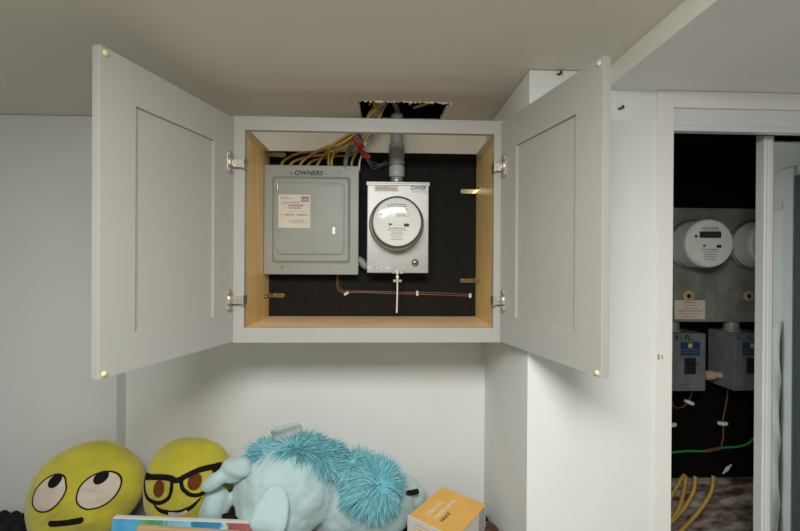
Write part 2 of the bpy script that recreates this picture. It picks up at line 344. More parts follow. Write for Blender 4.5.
# ------------------------------------------------------------------ wall cabinet
Z0, H, W, D = 1.24, 0.755, 0.914, 0.334
cab = thing('wall_cabinet', (W/2, 0.16, Z0), 'light grey wall cabinet with both shaker doors open and maple interior', 'cabinet')
fr = 0.038
for x0, x1 in ((0, fr), (W - fr, W)):
    MB().box(x0, x1, 0, 0.019, Z0, Z0 + H).build('stile', 'cab', cab, 0.0008)
MB().box(fr, W - fr, 0.0003, 0.019, Z0 + H - 0.046, Z0 + H).build('rail', 'cab', cab, 0.0008)
MB().box(fr, W - fr, 0.0003, 0.019, Z0, Z0 + 0.050).build('rail', 'cab', cab, 0.0008)
for x0, x1 in ((0.006, 0.0225), (W - 0.0225, W - 0.006)):
    tag(MB().box(x0, x1, 0.019, D, Z0 + 0.005, Z0 + H - 0.018).build('side_panel', 'maple', cab, 0.0006), 'maple veneer side')
tag(MB().box(0.0225, W - 0.0225, 0.019, D, Z0 + 0.028, Z0 + 0.045).build('bottom_panel', 'maple_floor', cab), 'dusty maple cabinet floor')
def door(hx, hy, d, n):
    # local frame: u from the hinge, n towards the room's middle, z up
    T = Matrix(((d[0], n[0], 0, hx), (d[1], n[1], 0, hy), (0, 0, 1, 0), (0, 0, 0, 1)))
    wd, t, z0, z1 = 0.452, 0.0215, Z0 + 0.004, Z0 + H - 0.008
    dr = MB().box(0.085, wd - 0.085, -t + 0.004, -0.0075, z0 + 0.088, z1 - 0.096, T).build('door', 'cab', cab)
    for a, b_ in ((0.0, 0.091), (wd - 0.091, wd)):
        MB().box(a, b_, -t, 0, z0, z1, T).build('stile', 'cab', dr, 0.0012)
    MB().box(0.0911, wd - 0.0911, -t, -0.0001, z0, z0 + 0.094, T).build('rail', 'cab', dr, 0.0008)
    MB().box(0.0911, wd - 0.0911, -t, -0.0001, z1 - 0.102, z1, T).build('rail', 'cab', dr, 0.0008)
    for zz in (z0 + 0.010, z1 - 0.013):
        c = T @ Vector((wd - 0.013, 0.0, zz))
        nn = Vector((n[0], n[1], 0))
        tag(MB().lathe(c, nn, [(0.0001, 0.0046), (0.0035, 0.0044), (0.0058, 0.003), (0.0066, 0.0)], 14).build('bumper', 'bumper', dr), 'clear amber door bumper')
    for zz in (1.386, 1.836):
        hb = MB()
        hb.box(0.018, 0.034, 0.0, 0.0035, zz - 0.029, zz + 0.027, T)                      # cup plate on the door
        hb.cyl(T @ Vector((0.026, 0.0, zz + 0.026)), T @ Vector((0.026, 0.010, zz + 0.026)), 0.0085, n=12)
        hb.cyl(T @ Vector((0.026, 0.0, zz - 0.028)), T @ Vector((0.026, 0.010, zz - 0.028)), 0.0085, n=12)
        hb.cyl(T @ Vector((0.024, 0.003, zz - 0.013)), T @ Vector((0.024, 0.003, zz + 0.011)), 0.009, n=12)   # knuckle
        s = 1 if hx < 0.4 else -1; x0 = 0.0 if s > 0 else W
        a, b_ = sorted((x0 + s * 0.004, x0 + s * 0.042))
        hb.box(a, b_, -0.018, -0.0002, zz - 0.015, zz + 0.010)                             # arm across the frame
        a, b_ = sorted((x0 + s * 0.038, x0 + s * 0.044))
        hb.box(a, b_, -0.022, 0.014, zz - 0.019, zz + 0.013)                               # clip over the frame edge
        a, b_ = sorted((x0 + s * 0.010, x0 + s * 0.016))
        hb.cyl((x0 + s * 0.022, -0.018, zz - 0.002), (x0 + s * 0.022, -0.0205, zz - 0.002), 0.005, n=10)
        hb.cyl((x0 + s * 0.033, -0.018, zz - 0.002), (x0 + s * 0.033, -0.0200, zz - 0.002), 0.0035, n=10)
        tag(hb.build('hinge', 'nickel', dr, 0.0006, 1), 'nickel concealed hinge')
    return dr
al, ar = 1.2846, 1.3342
door(0.0025, -0.0022, (-math.cos(al), -math.sin(al)), (math.sin(al), -math.cos(al)))
door(0.8994, -0.0037, (math.cos(ar), -math.sin(ar)), (-math.sin(ar), -math.cos(ar)))
# brass corner braces that tie the cabinet to the board
for s, x0, zz in ((1, 0.0225, 1.372), (1, 0.0225, 1.957), (-1, W - 0.0225, 1.815), (-1, W - 0.0225, 1.437)):
    q = MB(); L = 0.068
    a, b_ = sorted((x0, x0 + s * L)); ye = 0.333
    q.prism([(x0, zz - 0.009)] + [(x0 + s * (L - 0.008 + 0.008*math.sin(t)), zz - 0.009*math.cos(t)) for t in [PI*i/8 for i in range(9)]] + [(x0, zz + 0.009)], ye - 0.004, ye)
    a, b_ = sorted((x0, x0 + s * 0.0025)); q.box(a, b_, 0.265, ye, zz - 0.007, zz + 0.007)
    for k in (0.022, 0.054): q.cyl((x0 + s * k, ye - 0.004, zz), (x0 + s * k, ye - 0.0085, zz), 0.0055, n=10)
    q.cyl((x0, 0.285, zz), (x0 + s * 0.005, 0.285, zz), 0.0042, n=10)
    tag(q.build('corner_brace', 'brass', cab), 'brass corner brace')

# black board behind, on furring strips
bd = thing('backboard', (W/2, 0.36, 1.25), 'black painted plywood backboard filling the back of the open cabinet', 'board')
MB().box(0.010, W - 0.010, 0.3355, 0.351, 1.25, 1.975).build('board', 'black', bd)
for x in (0.06, 0.45, 0.81): MB().box(x, x + 0.045, 0.351, 0.4055, 1.255, 1.92).build('furring_strip', 'lumber', bd)

# ------------------------------------------------------------------ breaker panel
bp_ = thing('breaker_panel', (0.21, 0.29, 1.462), 'grey breaker panel with closed door and paper inspection sticker', 'breaker panel')
X0, X1, ZA, ZB, YF = 0.0245, 0.3990, 1.462, 1.897, 0.256
MB().box(X0 + 0.012, X1 - 0.012, YF + 0.006, 0.335, ZA + 0.012, ZB - 0.012).build('box', 'panel', bp_)
# cover: rim, sloped shoulder, raised field
cv = MB(); rings = []
for ins, y, rr in ((0.0, YF + 0.007, 0.006), (0.0, YF + 0.001, 0.006), (0.002, YF, 0.006), (0.033, YF, 0.012), (0.040, YF - 0.009, 0.014), (0.043, YF - 0.010, 0.014), (0.055, YF - 0.010, 0.02)):
    rings.append([(x, y, z) for x, z in rrect(X0 + ins, X1 - ins, ZA + ins * 1.35, ZB - ins * 1.35, rr)])
n = len(rings[0]); vs = [p for r_ in rings for p in r_]
cv.add(vs, [(k*n + i, k*n + (i+1) % n, (k+1)*n + (i+1) % n, (k+1)*n + i) for k in range(len(rings)-1) for i in range(n)] + [[(len(rings)-1)*n + i for i in range(n)]])
cv.build('cover', 'panel', bp_, weld=True)
dx0, dx1, dz0, dz1 = 0.082, 0.343, 1.542, 1.824
pd = MB().prism(rrect(dx0, dx1, dz0, dz1, 0.016), YF - 0.0165, YF - 0.0095).build('door', 'panel', bp_, 0.0022)
MB().box(0.2235, dx1 - 0.006, YF - 0.0172, YF - 0.0160, dz0 + 0.006, dz1 - 0.006).build('door_plate', 'panel', pd, 0.001)
for z in (1.574, 1.806):
    MB().cyl((dx0 - 0.002, YF - 0.0125, z - 0.014), (dx0 - 0.002, YF - 0.0125, z + 0.014), 0.004, n=10).build('hinge', 'steel', pd)
lt = MB().prism(rrect(0.298, 0.309, 1.621, 1.650, 0.004), YF - 0.022, YF - 0.0165)
lt.cyl((0.3035, YF - 0.022, 1.640), (0.3035, YF - 0.0245, 1.640), 0.004, n=10)
tag(lt.build('latch', 'steel', pd), 'small steel door latch')
for x, z in ((0.104, 1.868), (0.318, 1.869), (0.098, 1.491), (0.319, 1.492), (0.038, 1.494)):
    r_ = 0.0065 if (x, z) in ((0.318, 1.869), (0.098, 1.491)) else 0.0042
    q = MB().lathe((x, YF, z), (0, -1, 0), [(r_, -0.001), (r_, 0.001), (r_ * 0.75, 0.003), (0.0001, 0.0036)], 12)
    q.box(x - r_ * 0.7, x + r_ * 0.7, YF - 0.0042, YF - 0.003, z - 0.0006, z + 0.0006); q.build('screw', 'steel', bp_)
text('- OWNERS -', 0.026, (0.127, YF - 0.0008, 1.858), 'ink', bp_, shear=0.2, width=1.02, bold=0.0005)
yl_ = YF - 0.0174
lb = MB().box(0.085, 0.210, yl_, yl_ + 0.0012, 1.646, 1.777).build('sticker', 'paper', pd); tag(lb, 'cream paper inspection sticker')
pk = MB(); pk.box(0.175, 0.204, yl_ - 0.0004, yl_, 1.749, 1.769)
print_lines(pk, 0.124, 0.182, 1.731, 0.0045, yl_ - 0.0004, seed=1); print_lines(pk, 0.126, 0.176, 1.722, 0.004, yl_ - 0.0004, seed=2)
print_lines(pk, 0.094, 0.122, 1.766, 0.0022, yl_ - 0.0004, seed=3); print_lines(pk, 0.094, 0.142, 1.760, 0.0022, yl_ - 0.0004, seed=4)
print_lines(pk, 0.094, 0.190, 1.738, 0.0015, yl_ - 0.0004, seed=14)
pk.build('purple_print', 'purple', pd)['kind'] = 'stuff'
text('USA', 0.015, (0.1768, yl_ - 0.0010, 1.7535), 'paper', pd, width=0.95, bold=0.0004)
pk = MB()
for z, a, b_, h_, sd in ((1.744, 0.100, 0.168, 0.004, 5), (1.695, 0.112, 0.146, 0.006, 6), (1.695, 0.158, 0.200, 0.006, 7), (1.697, 0.092, 0.104, 0.002, 8),
                        (1.672, 0.124, 0.160, 0.003, 9), (1.673, 0.164, 0.186, 0.004, 10), (1.666, 0.134, 0.203, 0.0025, 11), (1.709, 0.134, 0.146, 0.0018, 12), (1.709, 0.172, 0.190, 0.0018, 13)):
    print_lines(pk, a, b_, z, h_ * 0.7, yl_ - 0.0004, 0.003, sd)
pk.build('ink_print', 'greyink', pd)['kind'] = 'stuff'

# ------------------------------------------------------------------ meters
def meter(root, cx, cz, y0, y1, R, cover, lcd, seed):
    # y0: rim on the box, y1: front of the cover; drum along -y
    L = y0 - y1; ax = (0, -1, 0); c = (cx, y0, cz)
    MB().lathe(c, ax, [(R * 0.9, 0.0), (R * 1.07, 0.0), (R * 1.09, 0.006), (R * 1.08, 0.016), (R * 1.02, 0.020), (R * 0.97, 0.020)], 48).build('sealing_ring', 'steel', root)
    if cover == 'glass':
        yf = y1 + 0.022
        MB().lathe(c, ax, [(R * 0.99, 0.018), (R * 0.98, L * 0.55), (R * 0.955, L * 0.86), (R * 0.90, L * 0.955), (R * 0.80, L * 0.985), (R * 0.4, L), (0.0002, L)], 56).build('glass_cover', 'glass', root)
        MB().lathe(c, ax, [(R * 0.95, 0.0), (R * 0.945, y0 - yf - 0.001), (R * 0.86, y0 - yf - 0.001)], 48).build('drum', 'greycable', root)  # dark grey puts the shadow under the drum into its colour
        fc = MB().lathe((cx, yf + 0.003, cz), ax, [(R * 0.925, 0.0), (R * 0.925, 0.003), (0.0002, 0.003)], 48).build('dial_plate', 'face', root)
        yt = yf - 0.0005
    else:
        yf = y1
        MB().lathe(c, ax, [(R * 0.98, 0.0), (R * 0.985, L * 0.8), (R * 1.0, L * 0.86), (R * 0.97, L - 0.004), (R * 0.94, L - 0.002), (R * 0.93, L - 0.004)], 56).build('drum', 'drum', root)
        fc = MB().lathe((cx, yf + 0.003, cz), ax, [(R * 0.935, 0.0), (R * 0.935, 0.003), (0.0002, 0.003)], 48).build('dial_plate', 'face', root)
        yt = yf - 0.0005
    k = R / 0.1
    a_ = (-0.006, 0.044, 0.018, 0.040) if cover == 'glass' else (-0.046, 0.044, 0.022, 0.048)
    MB().box(cx + a_[0]*k, cx + a_[1]*k, yt - 0.0008, yt + 0.0004, cz + a_[2]*k, cz + a_[3]*k).build('display', lcd, fc)
    pk = MB()
    for z, a, b_, h_ in ((0.064, -0.026, 0.026, 0.003), (0.056, -0.036, 0.036, 0.004), (0.049, -0.03, 0.04, 0.002), (-0.026, -0.032, 0.032, 0.003), (-0.033, -0.038, 0.038, 0.002), (-0.040, -0.022, 0.022, 0.002),
                       (-0.047, -0.026, 0.026, 0.0025), (-0.054, -0.024, 0.024, 0.002), (-0.061, -0.020, 0.020, 0.002), (-0.068, -0.024, 0.024, 0.0022)):
        print_lines(pk, cx + a*k, cx + b_*k, cz + z*k, h_*k, yt, 0.003, seed + int(z * 1000))
    pk.build('fine_print', 'greyink', fc)['kind'] = 'stuff'
    pk = MB()
    pk.prism([(cx - 0.030*k, cz - 0.016*k), (cx - 0.016*k, cz - 0.010*k), (cx - 0.030*k, cz - 0.004*k)], yt, yt + 0.0004)       # arrow
    pk.box(cx + 0.031*k, cx + 0.037*k, yt, yt + 0.0004, cz + 0.036*k, cz + 0.048*k)
    for a in (0.032, 0.040): pk.cyl((cx + a*k, yt + 0.0006, cz - 0.012*k), (cx + a*k, yt, cz - 0.012*k), 0.0065*k, n=12)
    for a in (-0.034, 0.030): pk.cyl((cx + a*k, yt + 0.0006, cz + 0.064*k), (cx + a*k, yt, cz + 0.064*k), 0.0022*k, n=8)
    pk.cyl((cx - 0.06*k, yt + 0.0006, cz + 0.028*k), (cx - 0.06*k, yt, cz + 0.028*k), 0.006*k, n=10)
    pk.build('symbols', 'ink', fc)['kind'] = 'stuff'
    return fc

em = thing('electric_meter', (0.556, 0.27, 1.470), 'galvanised meter box with round glass electric meter inside the cabinet', 'electric meter')
mx0, mx1, mz0, mz1, my = 0.4350, 0.6770, 1.470, 1.821, 0.216
MB().box(mx0, mx1, my, 0.335, mz0, mz1).build('meter_box', 'galv', em, 0.003)
MB().box(mx0 - 0.003, mx1 + 0.003, my - 0.004, 0.334, mz1, mz1 + 0.006).build('top_lid', 'galv', em, 0.001)
MB().box(mx0 - 0.003, mx1 + 0.003, my - 0.004, my - 0.0005, mz1 - 0.008, mz1).build('lid_lip', 'galv', em, 0.0008)
fc = meter(em, 0.5500, 1.662, my, 0.108, 0.0985, 'glass', 'lcd', 40)
text('8888', 0.017, (0.549, 0.1287, 1.6835), 'greyink', em, width=1.0)
MB().prism(rrect(0.508, 0.598, 1.586, 1.634, 0.003), 0.1297, 0.1303).build('rating_label', 'white', em)
hub = MB().lathe((0.552, 0.300, mz1 + 0.006), (0, 0, 1), [(0.0, 0.0), (0.034, 0.0), (0.034, 0.004), (0.033, 0.006), (0.031, 0.016), (0.031, 0.022), (0.0, 0.022)], 28)
hub.build('hub', 'steel', em)
text('OWNER', 0.023, (0.605, my - 0.0010, 1.797), 'ink', em, shear=0.12, width=0.70, bold=0.0002)
st = MB().box(0.464, 0.556, my - 0.0012, my - 0.0002, 1.790, 1.812).build('label', 'whitecard', em)
pk = MB(); print_lines(pk, 0.470, 0.520, 1.804, 0.003, my - 0.0016, seed=21); print_lines(pk, 0.470, 0.548, 1.797, 0.003, my - 0.0016, seed=22); print_lines(pk, 0.612, 0.668, 1.788, 0.003, my - 0.0006, seed=24)
pk.build('label_print', 'redink', em)['kind'] = 'stuff'
kb = MB().lathe((0.624, my, 1.511), (0, -1, 0), [(0.014, 0.0), (0.014, 0.004), (0.010, 0.006), (0.010, 0.010), (0.006, 0.012), (0.0002, 0.012)], 20); tag(kb.build('plug', 'brass', em), 'brass knock-out plug')
MB().lathe((0.624, my - 0.012, 1.511), (0, -1, 0), [(0.004, 0), (0.004, 0.002), (0.0002, 0.002)], 10).build('plug_centre', 'ink', em)
hs = MB().box(0.535, 0.580, my - 0.004, my + 0.01, 1.468, 1.480)
hs.cyl((0.552, my - 0.012, 1.478), (0.552, my + 0.002, 1.478), 0.011, n=16); hs.cyl((0.570, my - 0.008, 1.474), (0.570, my + 0.002, 1.474), 0.007, n=12)
hs.cyl((0.588, my - 0.006, 1.476), (0.588, my + 0.002, 1.476), 0.006, n=12); hs.build('hasp', 'steel', em, 0.001, 1)
# flakes of worn paint near the lower edge
pk = MB(); rn = random.Random(5)
for i in range(26):
    x = 0.440 + 0.085 * rn.random(); z = 1.484 + 0.016 * rn.random(); s_ = rn.uniform(0.0012, 0.0035)
    pk.box(x - s_ * 1.5, x + s_ * 1.5, my - 0.0006, my + 0.0004, z - s_ * 0.6, z + s_ * 0.6)
tag(pk.build('paint_chips', 'white', em), 'white paint specks', kind='stuff')
tl = MB().tube([(0.5545, my - 0.013, 1.478), (0.5548, my - 0.014, 1.42), (0.5540, my - 0.010, 1.36), (0.553, my - 0.006, 1.315)], 0.0032, 8)
tl.cyl((0.5545, my - 0.018, 1.455), (0.5545, my - 0.008, 1.455), 0.006, n=10)
tag(tl.build('seal_tie', 'white', em), 'white cable tie seal')
q = MB(); q.cyl((0.538, my - 0.013, 1.440), (0.571, my - 0.013, 1.440), 0.0055, n=10); tag(q.build('seal_tag', 'tan', em), 'tan seal tag')

# conduit riser
cn = thing('conduit', (0.552, 0.300, 1.8495), 'grey vertical conduit rising from meter box to ceiling hole', 'pipe')
MB().cyl((0.552, 0.300, 1.8495), (0.552, 0.300, 2.122), 0.0255, n=24).build('pipe', 'pvc', cn)
MB().lathe((0.552, 0.300, 1.857), (0, 0, 1), [(0.0255, 0.006), (0.030, 0.006), (0.0325, 0.014), (0.0325, 0.048), (0.030, 0.052), (0.0255, 0.052)], 24).build('fitting', 'pvc_light', cn)
MB().lathe((0.552, 0.300, 1.911), (0, 0, 1), [(0.0255, 0.003), (0.0318, 0.003), (0.0322, 0.085), (0.0300, 0.088), (0.0255, 0.088)], 24).build('coupling', 'pvc', cn)
# short nipple between the two boxes
tag(MB().tube([(0.388, 0.292, 1.522), (0.405, 0.290, 1.518), (0.420, 0.288, 1.503), (0.4345, 0.288, 1.495)], 0.0165, 12).build('conduit_nipple', 'pvc', None), 'short grey bent nipple joining breaker panel to meter box', 'pipe')

# ------------------------------------------------------------------ cables above the panel
YG = 'yellow cables above the breaker panel'
cables = [
  ('lowest yellow cable, arching farthest left over the breaker panel', [(0.078, 0.290, 1.885), (0.092, 0.298, 1.925), (0.150, 0.312, 1.960), (0.240, 0.315, 1.972), (0.320, 0.305, 1.990), (0.385, 0.290, 2.035), (0.440, 0.250, 2.105), (0.466, 0.215, 2.16), (0.44, 0.10, 2.30)]),
  ('yellow cable fanning out second from the left above breaker panel', [(0.112, 0.285, 1.885), (0.130, 0.290, 1.918), (0.195, 0.302, 1.945), (0.300, 0.300, 1.962), (0.370, 0.290, 2.010), (0.432, 0.255, 2.085), (0.475, 0.215, 2.15), (0.50, 0.12, 2.28)]),
  ('yellow cable fanning out third from the left above breaker panel', [(0.150, 0.280, 1.885), (0.175, 0.284, 1.925), (0.230, 0.290, 1.965), (0.310, 0.285, 2.000), (0.380, 0.275, 2.042), (0.445, 0.245, 2.10), (0.49, 0.20, 2.15), (0.56, 0.13, 2.25)]),
  ('flat running yellow cable low behind the others above breaker panel', [(0.170, 0.310, 1.885), (0.205, 0.314, 1.930), (0.300, 0.317, 1.952), (0.360, 0.310, 1.955), (0.410, 0.300, 1.990), (0.455, 0.275, 2.06), (0.475, 0.250, 2.13), (0.43, 0.20, 2.28)]),
  ('left of the two steep yellow cables entering the panel top', [(0.278, 0.275, 1.885), (0.276, 0.275, 1.930), (0.290, 0.275, 1.985), (0.345, 0.270, 2.020), (0.410, 0.258, 2.058), (0.452, 0.235, 2.105), (0.53, 0.19, 2.16), (0.62, 0.12, 2.28)]),
  ('right of the two steep yellow cables entering the panel top', [(0.291, 0.268, 1.885), (0.290, 0.268, 1.925), (0.310, 0.268, 1.975), (0.360, 0.264, 2.010), (0.425, 0.252, 2.062), (0.465, 0.230, 2.11), (0.42, 0.16, 2.24)]),
  ('yellow cable right of the grey cable above breaker panel', [(0.366, 0.285, 1.885), (0.370, 0.285, 1.925), (0.392, 0.285, 1.968), (0.425, 0.280, 2.012), (0.470, 0.262, 2.068), (0.50, 0.235, 2.13), (0.58, 0.17, 2.22)]),
  ('yellow cable crossing steeply from the ceiling hole beside red connectors', [(0.215, 0.296, 1.885), (0.235, 0.300, 1.925), (0.270, 0.302, 1.968), (0.330, 0.296, 2.000), (0.400, 0.280, 2.035), (0.480, 0.245, 2.105), (0.46, 0.18, 2.22)]),
]
for lab, pts in cables:
    tag(MB().tube(pts, 0.0054, 8).build('electric_cable', 'yellow'), lab, 'cable', YG)
tag(MB().tube([(0.345, 0.265, 1.885), (0.348, 0.265, 1.930), (0.368, 0.265, 1.980), (0.410, 0.258, 2.035), (0.462, 0.240, 2.095), (0.505, 0.215, 2.14), (0.60, 0.17, 2.24)], 0.0098, 10).build('electric_cable', 'greycable'), 'thick grey cable curving up from breaker panel to ceiling hole', 'cable')
tag(MB().tube([(0.560, 0.300, 2.05), (0.556, 0.295, 2.12), (0.540, 0.262, 2.155), (0.505, 0.220, 2.165), (0.44, 0.17, 2.20)], 0.011, 10).build('electric_cable', 'greycable'), 'dark grey service cable bending out of the conduit inside ceiling hole', 'cable')
tag(MB().tube([(0.398, 0.290, 1.885), (0.400, 0.290, 1.925), (0.416, 0.290, 1.975), (0.430, 0.286, 2.02), (0.455, 0.270, 2.07), (0.47, 0.24, 2.13)], 0.0042, 8).build('electric_cable', 'white'), 'thin white cable rising at right end of breaker panel', 'cable')
tag(MB().tube([(0.372, 0.247, 2.050), (0.388, 0.248, 2.035), (0.404, 0.250, 2.012), (0.412, 0.262, 2.0)], 0.0035, 6).build('cable_tie', 'ink'), 'black cable tie around yellow and grey cables', 'cable tie')
rd = thing('wire_connectors', (0.40, 0.255, 1.93), 'cluster of red wire connectors hanging from the cable bundle', 'wire connector')
for p, q_ in (((0.378, 0.250, 2.012), (0.402, 0.252, 1.972)), ((0.385, 0.244, 1.998), (0.418, 0.250, 1.968)), ((0.400, 0.250, 1.966), (0.424, 0.256, 1.932)), ((0.414, 0.246, 1.952), (0.444, 0.250, 1.930))):
    d = Vector(q_) - Vector(p); L = d.length
    MB().lathe(p, d, [(0.0002, 0), (0.006, 0.001), (0.009, L * 0.25), (0.0075, L * 0.5), (0.0105, L * 0.8), (0.009, L), (0.0002, L)], 10).build('connector', 'red', rd)
for k in range(3):
    MB().tube([(0.424, 0.252, 1.932), (0.46, 0.27, 1.915 - 0.012 * k), (0.51, 0.29, 1.912 + 0.010 * k), (0.545 - 0.03 * k, 0.30, 1.93 - 0.014 * k)], 0.0012, 5).build('loose_wire', 'greycable', rd)
# cables seen inside the hole only
for lab, pts in (('yellow cable running right inside the ceiling hole, nearest conduit', [(0.60, 0.26, 2.15), (0.64, 0.20, 2.165), (0.68, 0.15, 2.18), (0.72, 0.08, 2.25)]),
                 ('yellow cable inside the right end of the ceiling hole', [(0.62, 0.28, 2.145), (0.68, 0.235, 2.15), (0.73, 0.20, 2.16), (0.80, 0.16, 2.20)]),
                 ('yellow cable arching over the conduit inside the ceiling hole', [(0.50, 0.20, 2.15), (0.545, 0.245, 2.165), (0.60, 0.22, 2.17), (0.66, 0.12, 2.22)]),
                 ('yellow cable bending backwards in the middle of the ceiling hole', [(0.47, 0.21, 2.14), (0.52, 0.17, 2.15), (0.57, 0.15, 2.17), (0.62, 0.05, 2.25)]),
                 ('yellow cable crossing left end of the ceiling hole', [(0.44, 0.27, 2.15), (0.455, 0.20, 2.155), (0.47, 0.15, 2.17), (0.50, 0.06, 2.24)])):
    tag(MB().tube(pts, 0.0058, 8).build('electric_cable', 'yellow'), lab, 'cable', 'yellow cables inside the ceiling hole')

# ground wires under the boxes
gw = thing('ground_wire', (0.58, 0.33, 1.36), 'thin copper and black ground wires running along bottom of the backboard', 'wire')
MB().tube([(0.306, 0.329, 1.475), (0.305, 0.329, 1.42), (0.310, 0.329, 1.398), (0.330, 0.327, 1.386), (0.42, 0.327, 1.3855), (0.56, 0.326, 1.381), (0.70, 0.327, 1.3775), (0.868, 0.327, 1.371)], 0.0020, 8).build('copper_wire', 'copper', gw)
MB().tube([(0.312, 0.331, 1.475), (0.312, 0.331, 1.42), (0.320, 0.331, 1.402), (0.336, 0.330, 1.392), (0.45, 0.330, 1.390), (0.60, 0.330, 1.386), (0.75, 0.330, 1.384), (0.868, 0.330, 1.377)], 0.0016, 8).build('copper_wire', 'copper', gw)
MB().tube([(0.322, 0.331, 1.470), (0.326, 0.331, 1.41), (0.345, 0.330, 1.397), (0.50, 0.331, 1.392), (0.62, 0.331, 1.3905), (0.75, 0.331, 1.386), (0.868, 0.331, 1.381)], 0.0022, 8).build('dark_wire', 'ink', gw)
for lab, x, z, sx_, sz_, rz in (('tilted white staple on ground wire below breaker panel', 0.345, 1.381, 0.010, 0.005, 0.6), ('upright white staple on ground wire right of the seal tie', 0.642, 1.383, 0.0045, 0.0105, 0.05), ('white staple on ground wire beside the right cabinet side', 0.866, 1.374, 0.005, 0.009, 0.0)):
    T = Matrix.Translation((x, 0.325, z)) @ Matrix.Rotation(-rz, 4, 'Y')
    q = MB().box(-sx_, sx_, -0.0055, 0.0105, -sz_, sz_, T); q.box(-sx_ * 0.5, sx_ * 0.5, -0.0075, -0.005, -sz_ * 0.55, sz_ * 0.55, T)
    tag(q.build('cable_staple', 'white', None, 0.0012, 1), lab, 'staple', 'white cable staples on the backboard')

# nails and marks on the right wall
for lab, x, z, L in (('rusty nail high on white pier above right cabinet door', 1.044, 2.100, 0.007), ('dark screw in white wall right of open cabinet door', 1.239, 1.997, 0.009)):
    q = MB().cyl((x, YP + 0.01, z), (x + 0.004, YP - L, z + 0.001), 0.0022, n=8); q.cyl((x + 0.004, YP - L, z + 0.001), (x + 0.0045, YP - L - 0.0015, z + 0.001), 0.0055, n=10)
    q.box(x - 0.006, x + 0.004, YP - 0.001, YP + 0.0, z - 0.005, z + 0.002)
    tag(q.build('nail', 'stain'), lab, 'nail')
q = MB().prism(rrect(1.3605, 1.3685, 1.211, 1.228, 0.002), YP - 0.0075, YP - 0.0055)
q.prism(rrect(1.374, 1.379, 1.212, 1.226, 0.002), YP - 0.0070, YP - 0.0055)
tag(q.build('catch_plate', 'tan'), 'tiny tan catch plate on the closet jamb', 'catch plate')

# ------------------------------------------------------------------ closet contents
SPX = 0.277
for k, (lab1, lab2, num) in enumerate((('grey meter with white dial beside closet jamb, dark display', 'grey switch box marked II - FL beside the closet jamb', 'II - FL.'),
                                       ('grey meter half hidden behind the sliding mirror door stile', 'grey switch box marked I - half hidden by sliding door', 'I -  FL.'))):
    dx = k * SPX
    t = thing('electric_meter', (1.845 + dx, 0.42, 1.255), lab1, 'electric meter', 'meters in the closet')
    px0, px1 = 1.704 + dx, 1.980 + dx
    MB().box(px0, px1, 0.38, 0.469, 1.255, 1.764).build('meter_box', 'pan', t, 0.004)
    MB().box(px1 - 0.012, px1 + 0.0005, 0.372, 0.381, 1.257, 1.762).build('flange', 'pan', t, 0.001)
    meter(t, 1.866 + dx, 1.600, 0.38, 0.272, 0.103, 'drum', 'lcd_dark', 90 + k)
    MB().lathe((1.857 + dx, 0.38, 1.371), (0, -1, 0), [(0.024, 0), (0.024, 0.004), (0.011, 0.006), (0.011, 0.001), (0.0002, 0.001)], 20).build('seal_washer', 'tan', t)
    MB().lathe((1.857 + dx, 0.38, 1.371), (0, -1, 0), [(0.0108, 0.0), (0.0108, 0.0025), (0.006, 0.003), (0.0002, 0.003)], 14).build('seal_lock', 'ink', t)
    if k == 0:
        tag(MB().box(1.795, 1.934, 0.3788, 0.3798, 1.268, 1.352).build('sticker', 'paper', t), 'cream notice sticker with red print')
        pk = MB()
        for i, (a, b_, h_) in enumerate(((0.04, 0.10, 0.004), (0.045, 0.095, 0.003), (0.038, 0.105, 0.003), (0.015, 0.125, 0.004), (0.02, 0.118, 0.003), (0.04, 0.10, 0.003))):
            print_lines(pk, 1.795 + a, 1.795 + b_, 1.340 - 0.0125 * i, h_, 0.3784, 0.003, 60 + i)
        pk.build('red_print', 'redink', t)['kind'] = 'stuff'
    # switch box
    s = thing('switch_box', (1.822 + dx, 0.40, 0.963), lab2, 'switch box', 'switch boxes in the closet')
    sx0, sx1 = 1.747 + dx, 1.898 + dx
    MB().box(sx0, sx1, 0.33, 0.469, 0.963, 1.212).build('box', 'sw', s, 0.003)
    cvx = MB().prism(rrect(sx0 + 0.026, sx1 - 0.022, 0.992, 1.182, 0.008), 0.3265, 0.3305).build('cover', 'sw', s, 0.0015)
    MB().box(sx0 + 0.036, sx1 - 0.030, 0.3255, 0.3267, 1.118, 1.176).build('label', 'bluelabel', s)
    MB().box(sx0 + 0.069, sx1 - 0.064, 0.3250, 0.3257, 1.152, 1.170).build('label_mark', 'yellowlabel', s)
    pk = MB(); print_lines(pk, sx0 + 0.040, sx1 - 0.034, 1.142, 0.0035, 0.3252, 0.003, 70); print_lines(pk, sx0 + 0.040, sx1 - 0.034, 1.131, 0.003, 0.3252, 0.003, 71)
    pk.build('label_print', 'greyink', s)['kind'] = 'stuff'
    MB().box(sx0 + 0.052, sx0 + 0.098, 0.318, 0.3268, 1.040, 1.108).build('breaker', 'ink', s, 0.002)
    MB().box(sx0 + 0.062, sx0 + 0.088, 0.305, 0.319, 1.066, 1.082).build('toggle', 'ink', s, 0.002)
    MB().lathe((sx0 + 0.108, 0.3265, 1.082), (0, -1, 0), [(0.008, 0), (0.008, 0.006), (0.0002, 0.007)], 12).build('plate_knob', 'greycable', s)
    MB().lathe((sx0 + 0.078, 0.3300, 0.978), (0, -1, 0), [(0.005, 0), (0.005, 0.002), (0.0002, 0.003)], 10).build('screw', 'steel', s)
    text(num, 0.030, (sx0 + 0.012, 0.3294, 1.1845), 'ink', s, shear=0.1, width=1.02, bold=0.0006)
    MB().lathe((sx0 + 0.050, 0.40, 1.212), (0, 0, 1), [(0.0002, 0), (0.036, 0), (0.036, 0.008), (0.030, 0.010), (0.028, 0.0425)], 18).build('hub', 'pan', s)
